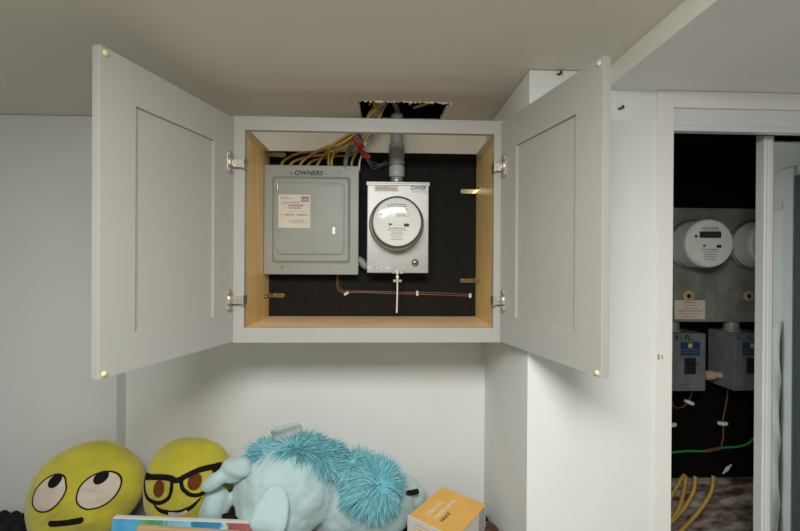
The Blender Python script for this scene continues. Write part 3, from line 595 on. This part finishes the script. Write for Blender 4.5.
q = MB().lathe((1.898, 0.40, 1.012), (1, 0, 0), [(0.014, 0.0005), (0.020, 0.001), (0.020, 0.022), (0.014, 0.024), (0.013, 0.060), (0.021, 0.062), (0.021, 0.090), (0.015, 0.092), (0.015, 0.125)], 14)
tag(q.build('conduit_nipple', 'tan'), 'corroded short pipe nipple joining the two closet switch boxes', 'pipe')
# closet wires
tag(MB().tube([(1.80, 0.462, 0.636), (1.84, 0.462, 0.634), (1.93, 0.462, 0.640), (2.000, 0.462, 0.638), (2.03, 0.462, 0.640)], 0.0048, 8).build('green_wire', 'green'), 'green ground wire left of the copper splice in the closet', 'wire', 'green ground wires')
tag(MB().tube([(2.070, 0.462, 0.652), (2.12, 0.462, 0.655), (2.17, 0.462, 0.658), (2.215, 0.462, 0.672), (2.25, 0.462, 0.700), (2.32, 0.462, 0.74)], 0.0048, 8).build('green_wire', 'green'), 'green ground wire right of the copper splice in the closet', 'wire', 'green ground wires')
tag(MB().lathe((2.01, 0.462, 0.638), (0.075, 0, 0.014), [(0.0002, 0), (0.007, 0.002), (0.009, 0.02), (0.0075, 0.04), (0.009, 0.062), (0.006, 0.075), (0.0002, 0.077)], 10).build('wire_splice', 'copper'), 'reddish copper splice between the green wires', 'wire splice')
tag(MB().tube([(2.120, 0.464, 0.955), (2.112, 0.464, 0.87), (2.095, 0.464, 0.78), (2.098, 0.464, 0.71), (2.088, 0.464, 0.66)], 0.0034, 7).build('copper_wire', 'copper'), 'copper wire hanging straight down from right switch box', 'wire')
tag(MB().tube([(1.86, 0.464, 0.958), (1.845, 0.464, 0.89), (1.862, 0.464, 0.845), (1.90, 0.464, 0.846), (1.930, 0.464, 0.875), (1.955, 0.464, 0.955)], 0.0034, 7).build('copper_wire', 'copper'), 'looped copper wire under the left switch box', 'wire')
tag(MB().tube([(1.846, 0.464, 0.80), (1.840, 0.464, 0.72), (1.834, 0.464, 0.645)], 0.0034, 7).build('copper_wire', 'copper'), 'short copper wire along the closet jamb above green wire', 'wire')
tag(MB().tube([(1.82, 0.464, 1.98), (1.838, 0.464, 1.87), (1.842, 0.462, 1.80), (1.845, 0.45, 1.766)], 0.003, 7).build('copper_wire', 'copper'), 'copper wire dropping onto the meter box top', 'wire')
for lab, x, z, rz in (('white clip on the looped copper wire', 1.930, 0.868, 0.4), ('white clip on the straight copper wire', 2.092, 0.768, 0.05), ('small white clip at the closet jamb', 1.846, 0.765, 0.0)):
    T = Matrix.Translation((x, 0.459, z)) @ Matrix.Rotation(rz, 4, 'Y'); q = MB().box(-0.021, 0.021, -0.005, 0.0105, -0.007, 0.007, T); q.box(-0.009, 0.009, -0.009, -0.004, -0.0085, 0.0085, T)
    tag(q.build('cable_clip', 'white', None, 0.002, 1), lab, 'clip', 'white clips in the closet')
T = Matrix.Translation((2.125, 0.466, 0.545)) @ Matrix.Rotation(-0.75, 4, 'Y')
tag(MB().prism([(-0.03, -0.002), (0, -0.009), (0.032, 0.001), (0.002, 0.008)], -0.001, 0.003).build('paper_scrap', 'white'), 'small white scrap stuck to the black closet wall', 'scrap')
sc = bpy.data.objects['paper_scrap']; sc.location = (2.125, 0.466, 0.545); sc.rotation_euler = (0, -0.75, 0)
for lab, pts in (('long yellow cable slanting rightmost in closet bottom', [(2.012, 0.418, 0.545), (1.985, 0.40, 0.48), (1.92, 0.39, 0.40), (1.83, 0.385, 0.315), (1.74, 0.38, 0.26)]),
                 ('yellow cable second from right in closet bottom', [(1.926, 0.418, 0.545), (1.905, 0.40, 0.49), (1.855, 0.39, 0.42), (1.78, 0.385, 0.35), (1.70, 0.38, 0.30)]),
                 ('yellow cable third from right in closet bottom', [(1.885, 0.422, 0.545), (1.87, 0.41, 0.50), (1.84, 0.40, 0.42), (1.79, 0.39, 0.36), (1.70, 0.385, 0.26)]),
                 ('yellow cable bending left at the closet jamb', [(1.880, 0.424, 0.548), (1.852, 0.41, 0.535), (1.82, 0.40, 0.50), (1.77, 0.39, 0.44), (1.70, 0.385, 0.40)])):
    tag(MB().tube(pts, 0.0085, 8).build('electric_cable', 'yellow'), lab, 'cable', 'yellow cables at the closet bottom')

# sliding mirror door
sd = thing('sliding_mirror_door', (2.18, -0.055, 0.02), 'white framed sliding mirror door at the right edge of the closet', 'mirror door')
pr = [(0.0, -0.028), (0.0, 0.0), (0.006, 0.003), (0.012, 0.0), (0.018, 0.0015), (0.030, 0.0015), (0.038, -0.004), (0.038, -0.028)]
q = MB(); n = len(pr); vs = [(1.757 + a, -0.070 - b_, 0.02) for a, b_ in pr] + [(1.757 + a, -0.070 - b_, 1.990) for a, b_ in pr]
q.add(vs, [list(range(n)), list(range(n, 2*n))] + [(i, (i+1) % n, n + (i+1) % n, n + i) for i in range(n)]); q.build('stile', 'aluminium', sd)
q = MB(); vs = [(2.605 - a, -0.070 - b_, 0.02) for a, b_ in pr] + [(2.605 - a, -0.070 - b_, 1.990) for a, b_ in pr]
q.add(vs, [list(range(n)), list(range(n, 2*n))] + [(i, (i+1) % n, n + (i+1) % n, n + i) for i in range(n)]); q.build('stile', 'aluminium', sd)
MB().box(1.795, 2.567, -0.070, -0.045, 0.02, 0.07).build('rail', 'aluminium', sd, 0.002); MB().box(1.795, 2.567, -0.070, -0.045, 1.975, 1.990).build('rail', 'aluminium', sd, 0.002)
MB().box(1.790, 2.570, -0.062, -0.050, 0.068, 1.977).build('mirror', 'mirror', sd)
# what the mirror shows: the side wall of the room with its casing, ledge and a white sheet
struct(MB().box(2.728, 2.7495, -0.926, -0.869, 0.0, 2.05).build('trim_casing', 'header', bevel=0.003))
struct(MB().box(2.735, 2.7495, -0.864, -0.20, 0.0, 2.0).build('door_1', 'tealdark', bevel=0.002))
struct(MB().box(2.725, 2.7495, -2.2, -0.927, 1.83, 1.865).build('trim_ledge', 'header', bevel=0.003))
for i in range(3): struct(MB().box(2.741, 2.7495, -2.2, -0.927, 1.10 + 0.018 * i, 1.110 + 0.018 * i).build('trim_moulding', 'wall', bevel=0.002))
bm_ = MB(); NX, NZ = 46, 40
vs = []
for jz in range(NZ + 1):
    for i in range(NX + 1):
        y = -0.916 - 1.0 * i / NX; z = 1.22 * (1 - jz / NZ) + 0.012; a = jz / NZ
        topdrop = (0.03 + 0.10 * (0.5 - 0.5 * math.cos(i * 0.6))) * (1 - a)
        k = min(1.0, i / 5)
        xx = 2.722 - 0.10 * a * k + k * 0.03 * math.sin(i * 0.75 + 2.6 * a + 1.1 * math.sin(a * 7)) - 0.016 * abs(math.sin(a * 11 + i * 0.8)) - 0.010 * abs(math.sin(a * 23 - i * 0.9 + 1)) * k
        vs.append((min(xx, 2.738), y, z - topdrop))
bm_.add(vs, [(jz*(NX+1) + i, jz*(NX+1) + i + 1, (jz+1)*(NX+1) + i + 1, (jz+1)*(NX+1) + i) for jz in range(NZ) for i in range(NX)], True)
sh = bm_.build('plastic_sheet', 'sheet'); tag(sh, 'crumpled white sheet seen reflected in the mirror door', 'sheet')
sm = sh.modifiers.new('thickness', 'SOLIDIFY'); sm.thickness = 0.002; sm.offset = 0

# ------------------------------------------------------------------ the bed below the cabinet
BZ = 0.455
bed = thing('daybed', (-0.2, -0.1, 0.0), 'low daybed with black ribbed cover under the cabinet', 'bed')
MB().box(-1.60, 0.945, -0.56, 0.340, 0.06, 0.24).build('base', 'bedwood', bed, 0.006)
for x in (-1.56, 0.85):
    for y in (-0.53, 0.26): MB().box(x, x + 0.06, y, y + 0.06, 0.0, 0.06).build('leg', 'bedwood', bed)
MB().box(-1.60, 0.945, -0.57, 0.344, 0.24, BZ).build('mattress', 'bed', bed, 0.03, 3)
rv = MB()
vs = []; NX, NY = 120, 24
for jy in range(NY + 1):
    for i in range(NX + 1):
        x = -1.59 + 0.78 * i / NX; y = -0.50 + 0.83 * jy / NY
        z = BZ + 0.009 + 0.055 * math.exp(-((y - 0.22) / 0.14) ** 2) * (1 - (i / NX) ** 3) + 0.006 * math.sin(i * 0.9 + 0.8 * math.sin(y * 9)) * (1 if 0 < i < NX else 0)
        vs.append((x, y, z))
rv.add(vs, [(jy*(NX+1) + i, jy*(NX+1) + i + 1, (jy+1)*(NX+1) + i + 1, (jy+1)*(NX+1) + i) for jy in range(NY) for i in range(NX)], True)
bl = rv.build('blanket', 'bed'); tag(bl, 'black ribbed blanket bunched left of the yellow pillows', 'blanket'); sm = bl.modifiers.new('thickness', 'SOLIDIFY'); sm.thickness = 0.006; sm.offset = 1

# ------------------------------------------------------------------ yellow face pillows
class Pillow:
    def __init__(self, name, c, a, b_, T, rot, lean, turn, label, seed, expo=2.3, lobe=0.016, sq=2.0):
        self.lobe = lobe; self.sq = sq
        self.c = Vector(c); self.a = a; self.b = b_; self.T = T; self.seed = seed; self.ex = expo
        N = Vector((math.sin(turn) * math.cos(lean), -math.cos(turn) * math.cos(lean), math.sin(lean))).normalized()
        U = Vector((0, 0, 1)).cross(N).normalized(); U = -U if U.x < 0 else U
        V = N.cross(U).normalized(); V = -V if V.z < 0 else V
        self.U0, self.V0, self.N = U, V, N; self.rot = rot
        self.t = thing(name, self.c - Vector((0, 0, b_)), label, 'pillow', 'yellow face pillows')
        mb = MB(); n, k = 72, 26
        for side in (1, -1):
            vs = []
            for j in range(k + 1):
                rr = math.sin(j / k * PI / 2)
                for i in range(n):
                    ph = 2*PI*i/n; vs.append(self.pt(rr * math.cos(ph), rr * math.sin(ph), side, 0, unit=True))
            mb.add(vs, [(j*n + i, j*n + (i+1) % n, (j+1)*n + (i+1) % n, (j+1)*n + i) for j in range(k) for i in range(n)], True)
        for v in mb.v: v.z = max(v.z, BZ + 0.002)
        mb.build('cushion', 'yplush', self.t, weld=True)
    def pt(self, p, q, side=1, off=0.0, unit=False):
        # p,q: unit-disc coordinates along the pillow's own axes (unit) or metres from its centre along U0,V0
        cr, sr = math.cos(self.rot), math.sin(self.rot)
        if not unit:
            p, q = (p * cr + q * sr) / self.a, (-p * sr + q * cr) / self.b
        rr = min(1.0, math.hypot(p, q)); ph = math.atan2(q, p)
        sq = (abs(math.cos(ph)) ** self.sq + abs(math.sin(ph)) ** self.sq) ** (-1 / self.sq) + self.lobe * (math.cos(3 * ph + self.seed) + math.cos(5 * ph + 2 * self.seed))
        if not unit: rr = min(1.0, rr / sq); 
        h = self.T * max(0.0, 1 - rr ** self.ex) ** 0.5
        h *= 1 + 0.10 * noise.noise(Vector((p * 2.2 + self.seed, q * 3.0, 0.3))) + 0.035 * noise.noise(Vector((p * 5 + q * 4, q * 9 - p * 3, self.seed)))
        x, y = (p * sq * self.a, q * sq * self.b) if unit else (p * self.a, q * self.b)
        gx, gy = x * cr - y * sr, x * sr + y * cr
        return self.c + self.U0 * gx + self.V0 * gy + self.N * (side * h + off)
    def disc(self, name, m, u, v, rx, ry, rot, off=0.0016, parent=None):
        mb = MB(); n, k = 36, 7; vs = []
        for j in range(k + 1):
            for i in range(n):
                ph = 2*PI*i/n; x = rx * j/k * math.cos(ph); y = ry * j/k * math.sin(ph)
                vs.append(self.pt(u + x * math.cos(rot) - y * math.sin(rot), v + x * math.sin(rot) + y * math.cos(rot), 1, off))
        mb.add(vs, [(j*n + i, j*n + (i+1) % n, (j+1)*n + (i+1) % n, (j+1)*n + i) for j in range(k) for i in range(n)], True)
        return mb.build(name, m, parent or self.t, weld=True)
    def stroke(self, name, m, pts, width, closed=False, off=0.002, sub=8, parent=None):
        P = [Vector((*p, 0)) for p in pts]; Q = []; n = len(P); rng = range(n if closed else n - 1)
        g = (lambda i: P[i % n]) if closed else (lambda i: P[min(max(i, 0), n - 1)])
        for i in rng:
            a, b_, c, d = g(i-1), g(i), g(i+1), g(i+2)
            for k in range(sub):
                t = k / sub; Q.append((0.5 * ((2*b_) + (c - a)*t + (2*a - 5*b_ + 4*c - d)*t*t + (3*b_ - a - 3*c + d)*t*t*t), (i + t) / max(1, (n if closed else n - 1))))
        if not closed: Q.append((P[-1], 1.0))
        vs = []; L = len(Q)
        for i, (p, t) in enumerate(Q):
            pn = Q[(i+1) % L][0] if closed else Q[min(i+1, L-1)][0]; pp = Q[i-1][0] if closed else Q[max(i-1, 0)][0]
            d = (pn - pp).normalized(); nn = Vector((-d.y, d.x, 0)); wv = (width(t) if callable(width) else width) / 2
            for s in (-1, -0.33, 0.33, 1): vs.append(self.pt(p.x + nn.x*wv*s, p.y + nn.y*wv*s, 1, off))
        fs = [(4*i + k, 4*((i+1) % L) + k, 4*((i+1) % L) + k + 1, 4*i + k + 1) for i in range(L if closed else L - 1) for k in range(3)]
        mb = MB(); mb.add(vs, fs, True); return mb.build(name, m, parent or self.t)

A = Pillow('face_pillow', (-0.620, 0.205, 0.632), 0.199, 0.182, 0.105, 0.38, 0.20, 0.10, 'yellow round plush pillow with rolling eyes leaning in the left corner', 0.7)
for u, v, rx, ry, rt_, pu, pv in ((-0.068, 0.034, 0.050, 0.066, -0.70, -0.054, 0.074), (0.088, 0.032, 0.056, 0.068, -1.0, 0.092, 0.074)):
    e_ = A.disc('eye', 'eye', u, v, rx, ry, rt_)
    A.stroke('eye_outline', 'felt', [(u + rx*math.cos(t)*math.cos(rt_) - ry*math.sin(t)*math.sin(rt_), v + rx*math.cos(t)*math.sin(rt_) + ry*math.sin(t)*math.cos(rt_)) for t in [2*PI*i/14 for i in range(14)]], 0.005, True, 0.0025, parent=e_)
    A.disc('pupil', 'felt', pu, pv, 0.019, 0.024, -0.9, 0.0034, parent=e_)
A.stroke('mouth', 'felt', [(-0.052, -0.066), (-0.02, -0.066), (0.02, -0.063), (0.046, -0.060)], 0.020, False, 0.0025)
for u in (-0.052, 0.046): A.disc('mouth_corner', 'felt', u, -0.066 if u < 0 else -0.060, 0.010, 0.010, 0, 0.0025)

B = Pillow('face_pillow', (-0.262, 0.245, 0.640), 0.160, 0.170, 0.095, -0.06, 0.16, 0.0, 'yellow round plush pillow wearing black printed glasses', 2.1, lobe=0.0, sq=2.5)
sh_ = lambda P: [(a + 0.022, b_ + 0.016) for a, b_ in P]
for pts in ([(-0.158, 0.028), (-0.110, 0.032), (-0.052, 0.034), (-0.035, 0.020), (-0.044, -0.030), (-0.084, -0.052), (-0.132, -0.040), (-0.158, -0.005)],
            [(0.002, 0.034), (0.040, 0.052), (0.086, 0.060), (0.102, 0.050), (0.100, 0.010), (0.072, -0.022), (0.030, -0.022), (0.004, 0.004)]):
    B.stroke('glasses_rim', 'felt', sh_(pts), 0.014, True, 0.0025)
B.stroke('glasses_bridge', 'felt', sh_([(-0.165, 0.030), (-0.10, 0.038), (-0.05, 0.038), (-0.018, 0.030), (0.01, 0.042), (0.05, 0.058), (0.09, 0.064), (0.118, 0.060)]), lambda t: 0.019 if 0.08 < t < 0.9 else 0.024, False, 0.003)
B.disc('eye', 'brownfelt', -0.066, 0.012, 0.022, 0.030, 0.0)
B.disc('eye', 'brownfelt', 0.064, 0.036, 0.023, 0.030, 0.0)
B.stroke('mouth', 'felt', sh_([(-0.105, -0.058), (-0.07, -0.080), (-0.02, -0.086), (0.035, -0.068), (0.070, -0.034)]), lambda t: 0.003 + 0.016 * math.sin(PI * t), False, 0.0022)
B.stroke('teeth', 'eye', sh_([(-0.045, -0.091), (0.0, -0.090), (0.026, -0.082)]), 0.016, False, 0.0036)

# ------------------------------------------------------------------ blue plush animal
pl = thing('plush_animal', (0.30, 0.18, BZ), 'pale blue plush animal with shaggy turquoise mane lying on daybed', 'plush toy')
def R3(ax, a): return Matrix.Rotation(a, 3, ax)
body = MB()
body.ell((0.140, 0.175, 0.655), (0.195, 0.150, 0.160), R3('Y', 0.10), 36, 22)           # head
body.ell((0.120, 0.120, 0.600), (0.150, 0.110, 0.115), None, 28, 18)                    # muzzle
body.ell((0.405, 0.215, 0.565), (0.220, 0.118, 0.150), R3('Y', 0.08), 36, 22)           # trunk
body.ell((0.405, 0.215, 0.670), (0.110, 0.095, 0.065), None, 24, 14)                    # shoulder under the tuft
body.ell((0.585, 0.285, 0.555), (0.085, 0.070, 0.090), None, 24, 16)                    # rump
body.ell((-0.105, 0.120, 0.610), (0.048, 0.055, 0.085), R3('Y', 0.25), 20, 14)          # left foreleg
for v in body.v: v.z = max(v.z, BZ + 0.010)
bo = body.build('body', 'blueplush', pl)
rm = bo.modifiers.new('one_skin', 'REMESH'); rm.mode = 'VOXEL'; rm.voxel_size = 0.008; rm.use_smooth_shade = True
sm = bo.modifiers.new('soften', 'SMOOTH'); sm.factor = 0.5; sm.iterations = 4
tex = bpy.data.textures.new('plush_wrinkle', 'CLOUDS'); tex.noise_scale = 0.08
dm = bo.modifiers.new('wrinkle', 'DISPLACE'); dm.texture = tex; dm.strength = 0.024; dm.mid_level = 0.5
ear = MB(); ear.ell((-0.022, 0.095, 0.770), (0.060, 0.040, 0.042), R3('Y', -0.25), 24, 16, lambda u: 1 + 0.08 * math.sin(5 * u.x + 4 * u.z)); ear.ell((-0.088, 0.075, 0.738), (0.050, 0.026, 0.027), R3('Y', -0.62), 20, 14)
eo = ear.build('knotted_ear', 'blueplush', pl)
rm = eo.modifiers.new('one_skin', 'REMESH'); rm.mode = 'VOXEL'; rm.voxel_size = 0.006; rm.use_smooth_shade = True
def paddle(c, rx, ry, rz, rot): # flat folded ear, wider at the free end
    q = MB(); q.ell(c, (rx, ry, rz), rot, 28, 18, lambda u: 1.0); 
    for v in q.v:
        l = rot.inverted() @ (v - Vector(c)); t = l.z / rz
        l.x *= (1.0 - 0.22 * t) * (1 + (0.35 * t * t if t < 0 else 0.15 * t * t)); l.y += 0.010 * math.sin(t * 2.2) + 0.006 * math.cos(l.x / rx * 3)
        v.xyz = Vector(c) + rot @ l
    return q
paddle((0.132, 0.006, 0.676), 0.058, 0.020, 0.074, R3('Y', 0.20) @ R3('X', -0.22)).build('folded_ear', 'blueplush', pl)
te = paddle((0.132, 0.200, 0.858), 0.034, 0.013, 0.058, R3('Y', 1.42) @ R3('Z', 0.3)).build('upright_ear', 'earlining', pl); tag(te, 'grey lined ear poking above mane')
ln = MB(); ln.ell((-0.020, 0.040, 0.630), (0.030, 0.012, 0.014), R3('Y', 0.35), 16, 10); tag(ln.build('eye', 'felt', pl), 'black embroidered eye')
ln = MB(); ln.tube([(0.11, 0.018, 0.572), (0.16, 0.012, 0.570), (0.22, 0.022, 0.580)], 0.010, 8); tag(ln.build('mouth', 'felt', pl), 'black mouth line')
ln = MB(); ln.tube([(0.560, 0.182, 0.612), (0.595, 0.190, 0.618), (0.640, 0.210, 0.615)], 0.010, 8); tag(ln.build('strap', 'felt', pl), 'black strap on the rump')
ln = MB(); ln.tube([(0.210, 0.050, 0.560), (0.262, 0.075, 0.610), (0.300, 0.105, 0.670), (0.318, 0.130, 0.720)], 0.0022, 6); ln.build('seam', 'earlining', pl)
# fur tufts: strands grown from ellipsoid patches, parted at a crown
def fur(name, patches, count, seed):
    rn = random.Random(seed); mb = MB(); vs = []; fs = []
    for c, rad, crown, droop, ln_, share in patches:
        c = Vector(c); crown = Vector(crown).normalized()
        for _ in range(int(count * share)):
            u = Vector((rn.gauss(0, 1), rn.gauss(0, 1), rn.gauss(0, 1))).normalized()
            if u.y > 0.55 or u.z < -0.75: continue
            root = c + Vector((u.x*rad[0], u.y*rad[1], u.z*rad[2])) * 0.88
            nrm = Vector((u.x/rad[0], u.y/rad[1], u.z/rad[2])).normalized()
            away = (u - crown); away -= nrm * away.dot(nrm)
            away = away.normalized() if away.length > 1e-3 else Vector((1, 0, 0))
            cl_ = noise.noise_vector(root * 22.0 + Vector((seed, 0, 0)))
            d = (nrm * 0.75 + away * 0.70 + cl_ * 0.8 + Vector((rn.uniform(-.3, .3), rn.uniform(-.3, .3), rn.uniform(-.3, .3)))).normalized()
            L = ln_ * rn.uniform(0.5, 1.4); wv = rn.uniform(0.0013, 0.0024)
            p1 = root + d * L * 0.5; d2 = (d + Vector((0, -0.1, -droop)) + away * 0.25).normalized(); p2 = p1 + d2 * L * 0.5
            s = d.orthogonal().normalized(); t = d.cross(s); n0 = len(vs)
            for p, w_ in ((root, wv), (p1, wv * 0.85)):
                for k in range(3):
                    a = 2*PI*k/3; vs.append(p + (s * math.cos(a) + t * math.sin(a)) * w_)
            vs.append(p2)
            for k in range(3):
                k2 = (k + 1) % 3; fs.append((n0+k, n0+k2, n0+3+k2, n0+3+k)); fs.append((n0+3+k, n0+3+k2, n0+6))
    for c, rad, *_ in patches:
        q = MB().ell(c, tuple(k * 0.97 for k in rad), None, 16, 10); n0 = len(vs); vs += q.v; fs += [[i + n0 for i in g] for g in q.f]
    base = WL[pl.name]; me = bpy.data.meshes.new(name)
    me.from_pydata([tuple(v - base) for v in vs], [], fs); me.materials.append(M['fur'])
    o = bpy.data.objects.new(name, me); COL.objects.link(o); o.parent = pl; o['kind'] = 'stuff'
    return o
tag(fur('mane', [((0.085, 0.195, 0.768), (0.090, 0.070, 0.045), (0.3, -0.3, 1), 0.2, 0.046, 0.34), ((0.175, 0.190, 0.786), (0.100, 0.080, 0.040), (-0.1, -0.4, 1), 0.25, 0.048, 0.34), ((0.275, 0.190, 0.752), (0.080, 0.075, 0.045), (-0.5, -0.3, 1), 0.3, 0.048, 0.32)], 9500, 1), 'shaggy turquoise mane')
tag(fur('tail_tuft', [((0.462, 0.135, 0.672), (0.098, 0.075, 0.088), (0.42, -0.75, 0.50), 0.35, 0.052, 0.70), ((0.410, 0.170, 0.715), (0.075, 0.070, 0.055), (-0.3, -0.3, 1), 0.3, 0.046, 0.30)], 9500, 2), 'round shaggy turquoise tuft')

# ------------------------------------------------------------------ canvas, frame, box, ball
cv_ = thing('canvas_painting', (-0.156, 0.0, BZ), "blue green and red painted canvas propped before the pillows", 'painting')
Tc = Matrix.Translation((-0.163, -0.012, BZ - 0.020)) @ Matrix.Rotation(0.056, 4, 'Y') @ Matrix.Rotation(-0.10, 4, 'X')
MB().box(-0.240, 0.240, 0.0, 0.018, 0.036, 0.212, Tc).build('canvas', 'whitecard', cv_, 0.002)
MB().box(-0.239, 0.239, -0.0012, -0.0002, 0.037, 0.2085, Tc).build('paint_layer', 'painting', cv_)
fo = thing('picture_frame', (-0.10, -0.06, BZ), 'light wooden picture frame standing in front of the painted canvas', 'picture frame')
Tf = Matrix.Translation((-0.132, -0.068, BZ - 0.010)) @ Matrix.Rotation(0.085, 4, 'Y') @ Matrix.Rotation(-0.08, 4, 'X')
for a in ((-0.158, 0.158, 0.198, 0.214), (-0.158, 0.158, 0.013, 0.029)): MB().box(a[0], a[1], -0.008, 0.008, a[2], a[3], Tf).build('frame_rail', 'framewood', fo, 0.002)
for a in ((-0.158, -0.142), (0.142, 0.158)): MB().box(a[0], a[1], -0.0078, 0.0078, 0.0291, 0.1979, Tf).build('frame_side', 'framewood', fo, 0.002)
MB().box(-0.142, 0.142, 0.000, 0.004, 0.029, 0.198, Tf).build('picture', 'bluegrey', fo); MB().box(-0.142, 0.142, -0.003, -0.001, 0.029, 0.198, Tf).build('glass', 'glass', fo)

ob = thing('orange_box', (0.728, 0.097, BZ), 'orange and white cardboard box standing right of the plush animal', 'box')
L_, B_, R_ = Vector((0.594, 0.083, 0)), Vector((0.743, 0.264, 0)), Vector((0.862, 0.110, 0)); F_ = L_ + R_ - B_
e1 = (B_ - L_).normalized(); e2 = Vector((e1.y, -e1.x, 0)); l1 = (B_ - L_).length; l2 = (R_ - B_).length
Tb = Matrix(((e1.x, e2.x, 0, L_.x), (e1.y, e2.y, 0, L_.y), (0, 0, 1, 0), (0, 0, 0, 1)))
MB().box(0.002, l1 - 0.002, 0.002, l2 - 0.002, BZ + 0.001, 0.597, Tb).build('carton', 'whitecard', ob, 0.0015)
lid = MB().box(0.001, l1, 0.0, l2, 0.597, 0.601, Tb).build('lid', 'orange', ob, 0.001)
MB().box(-0.0035, -0.0012, 0.0, l2 - 0.02, 0.520, 0.606, Tb).build('flap', 'whitecard', ob, 0.0008)
MB().box(l1 - 0.06, l1 - 0.01, l2 - 0.002, l2 - 0.0008, BZ + 0.01, 0.595, Tb).build('side_print', 'greycard', ob)
Bz = Matrix(((e1.x, -e2.x, 0), (e1.y, -e2.y, 0), (0, 0, 1)))
def lidtext(s, size, a, b_, m, wd): text(s, size, Tb @ Vector((a, b_, 0.6012)), m, ob, basis=Bz, width=wd, bold=0.0002)
lidtext('Cherrett,', 0.026, 0.045, 0.060, 'whitecard', 1.0); lidtext('complete pairing', 0.024, 0.045, 0.090, 'whitecard', 0.85); lidtext('natural', 0.024, 0.045, 0.116, 'ink', 0.9)
pk = MB()
for i in range(4): pk.box(-0.0042, -0.0036, 0.03, 0.12 - 0.015 * (i % 2), 0.585 - 0.012 * i, 0.588 - 0.012 * i, Tb)
pk.build('flap_print', 'orange', ob)['kind'] = 'stuff'
q = MB(); q.ell((0.905, 0.150, BZ + 0.034), (0.040, 0.040, 0.034), None, 24, 16)
bb = thing('leather_ball', (0.905, 0.150, BZ), 'dark brown rounded ball beside the orange box', 'ball')
q.build('ball', 'brownball', bb); MB().lathe((0.905, 0.150, BZ + 0.034), (0.3, 0, 1), [(0.0395, -0.002), (0.0405, 0.0), (0.0395, 0.002)], 24).build('seam', 'ink', bb)
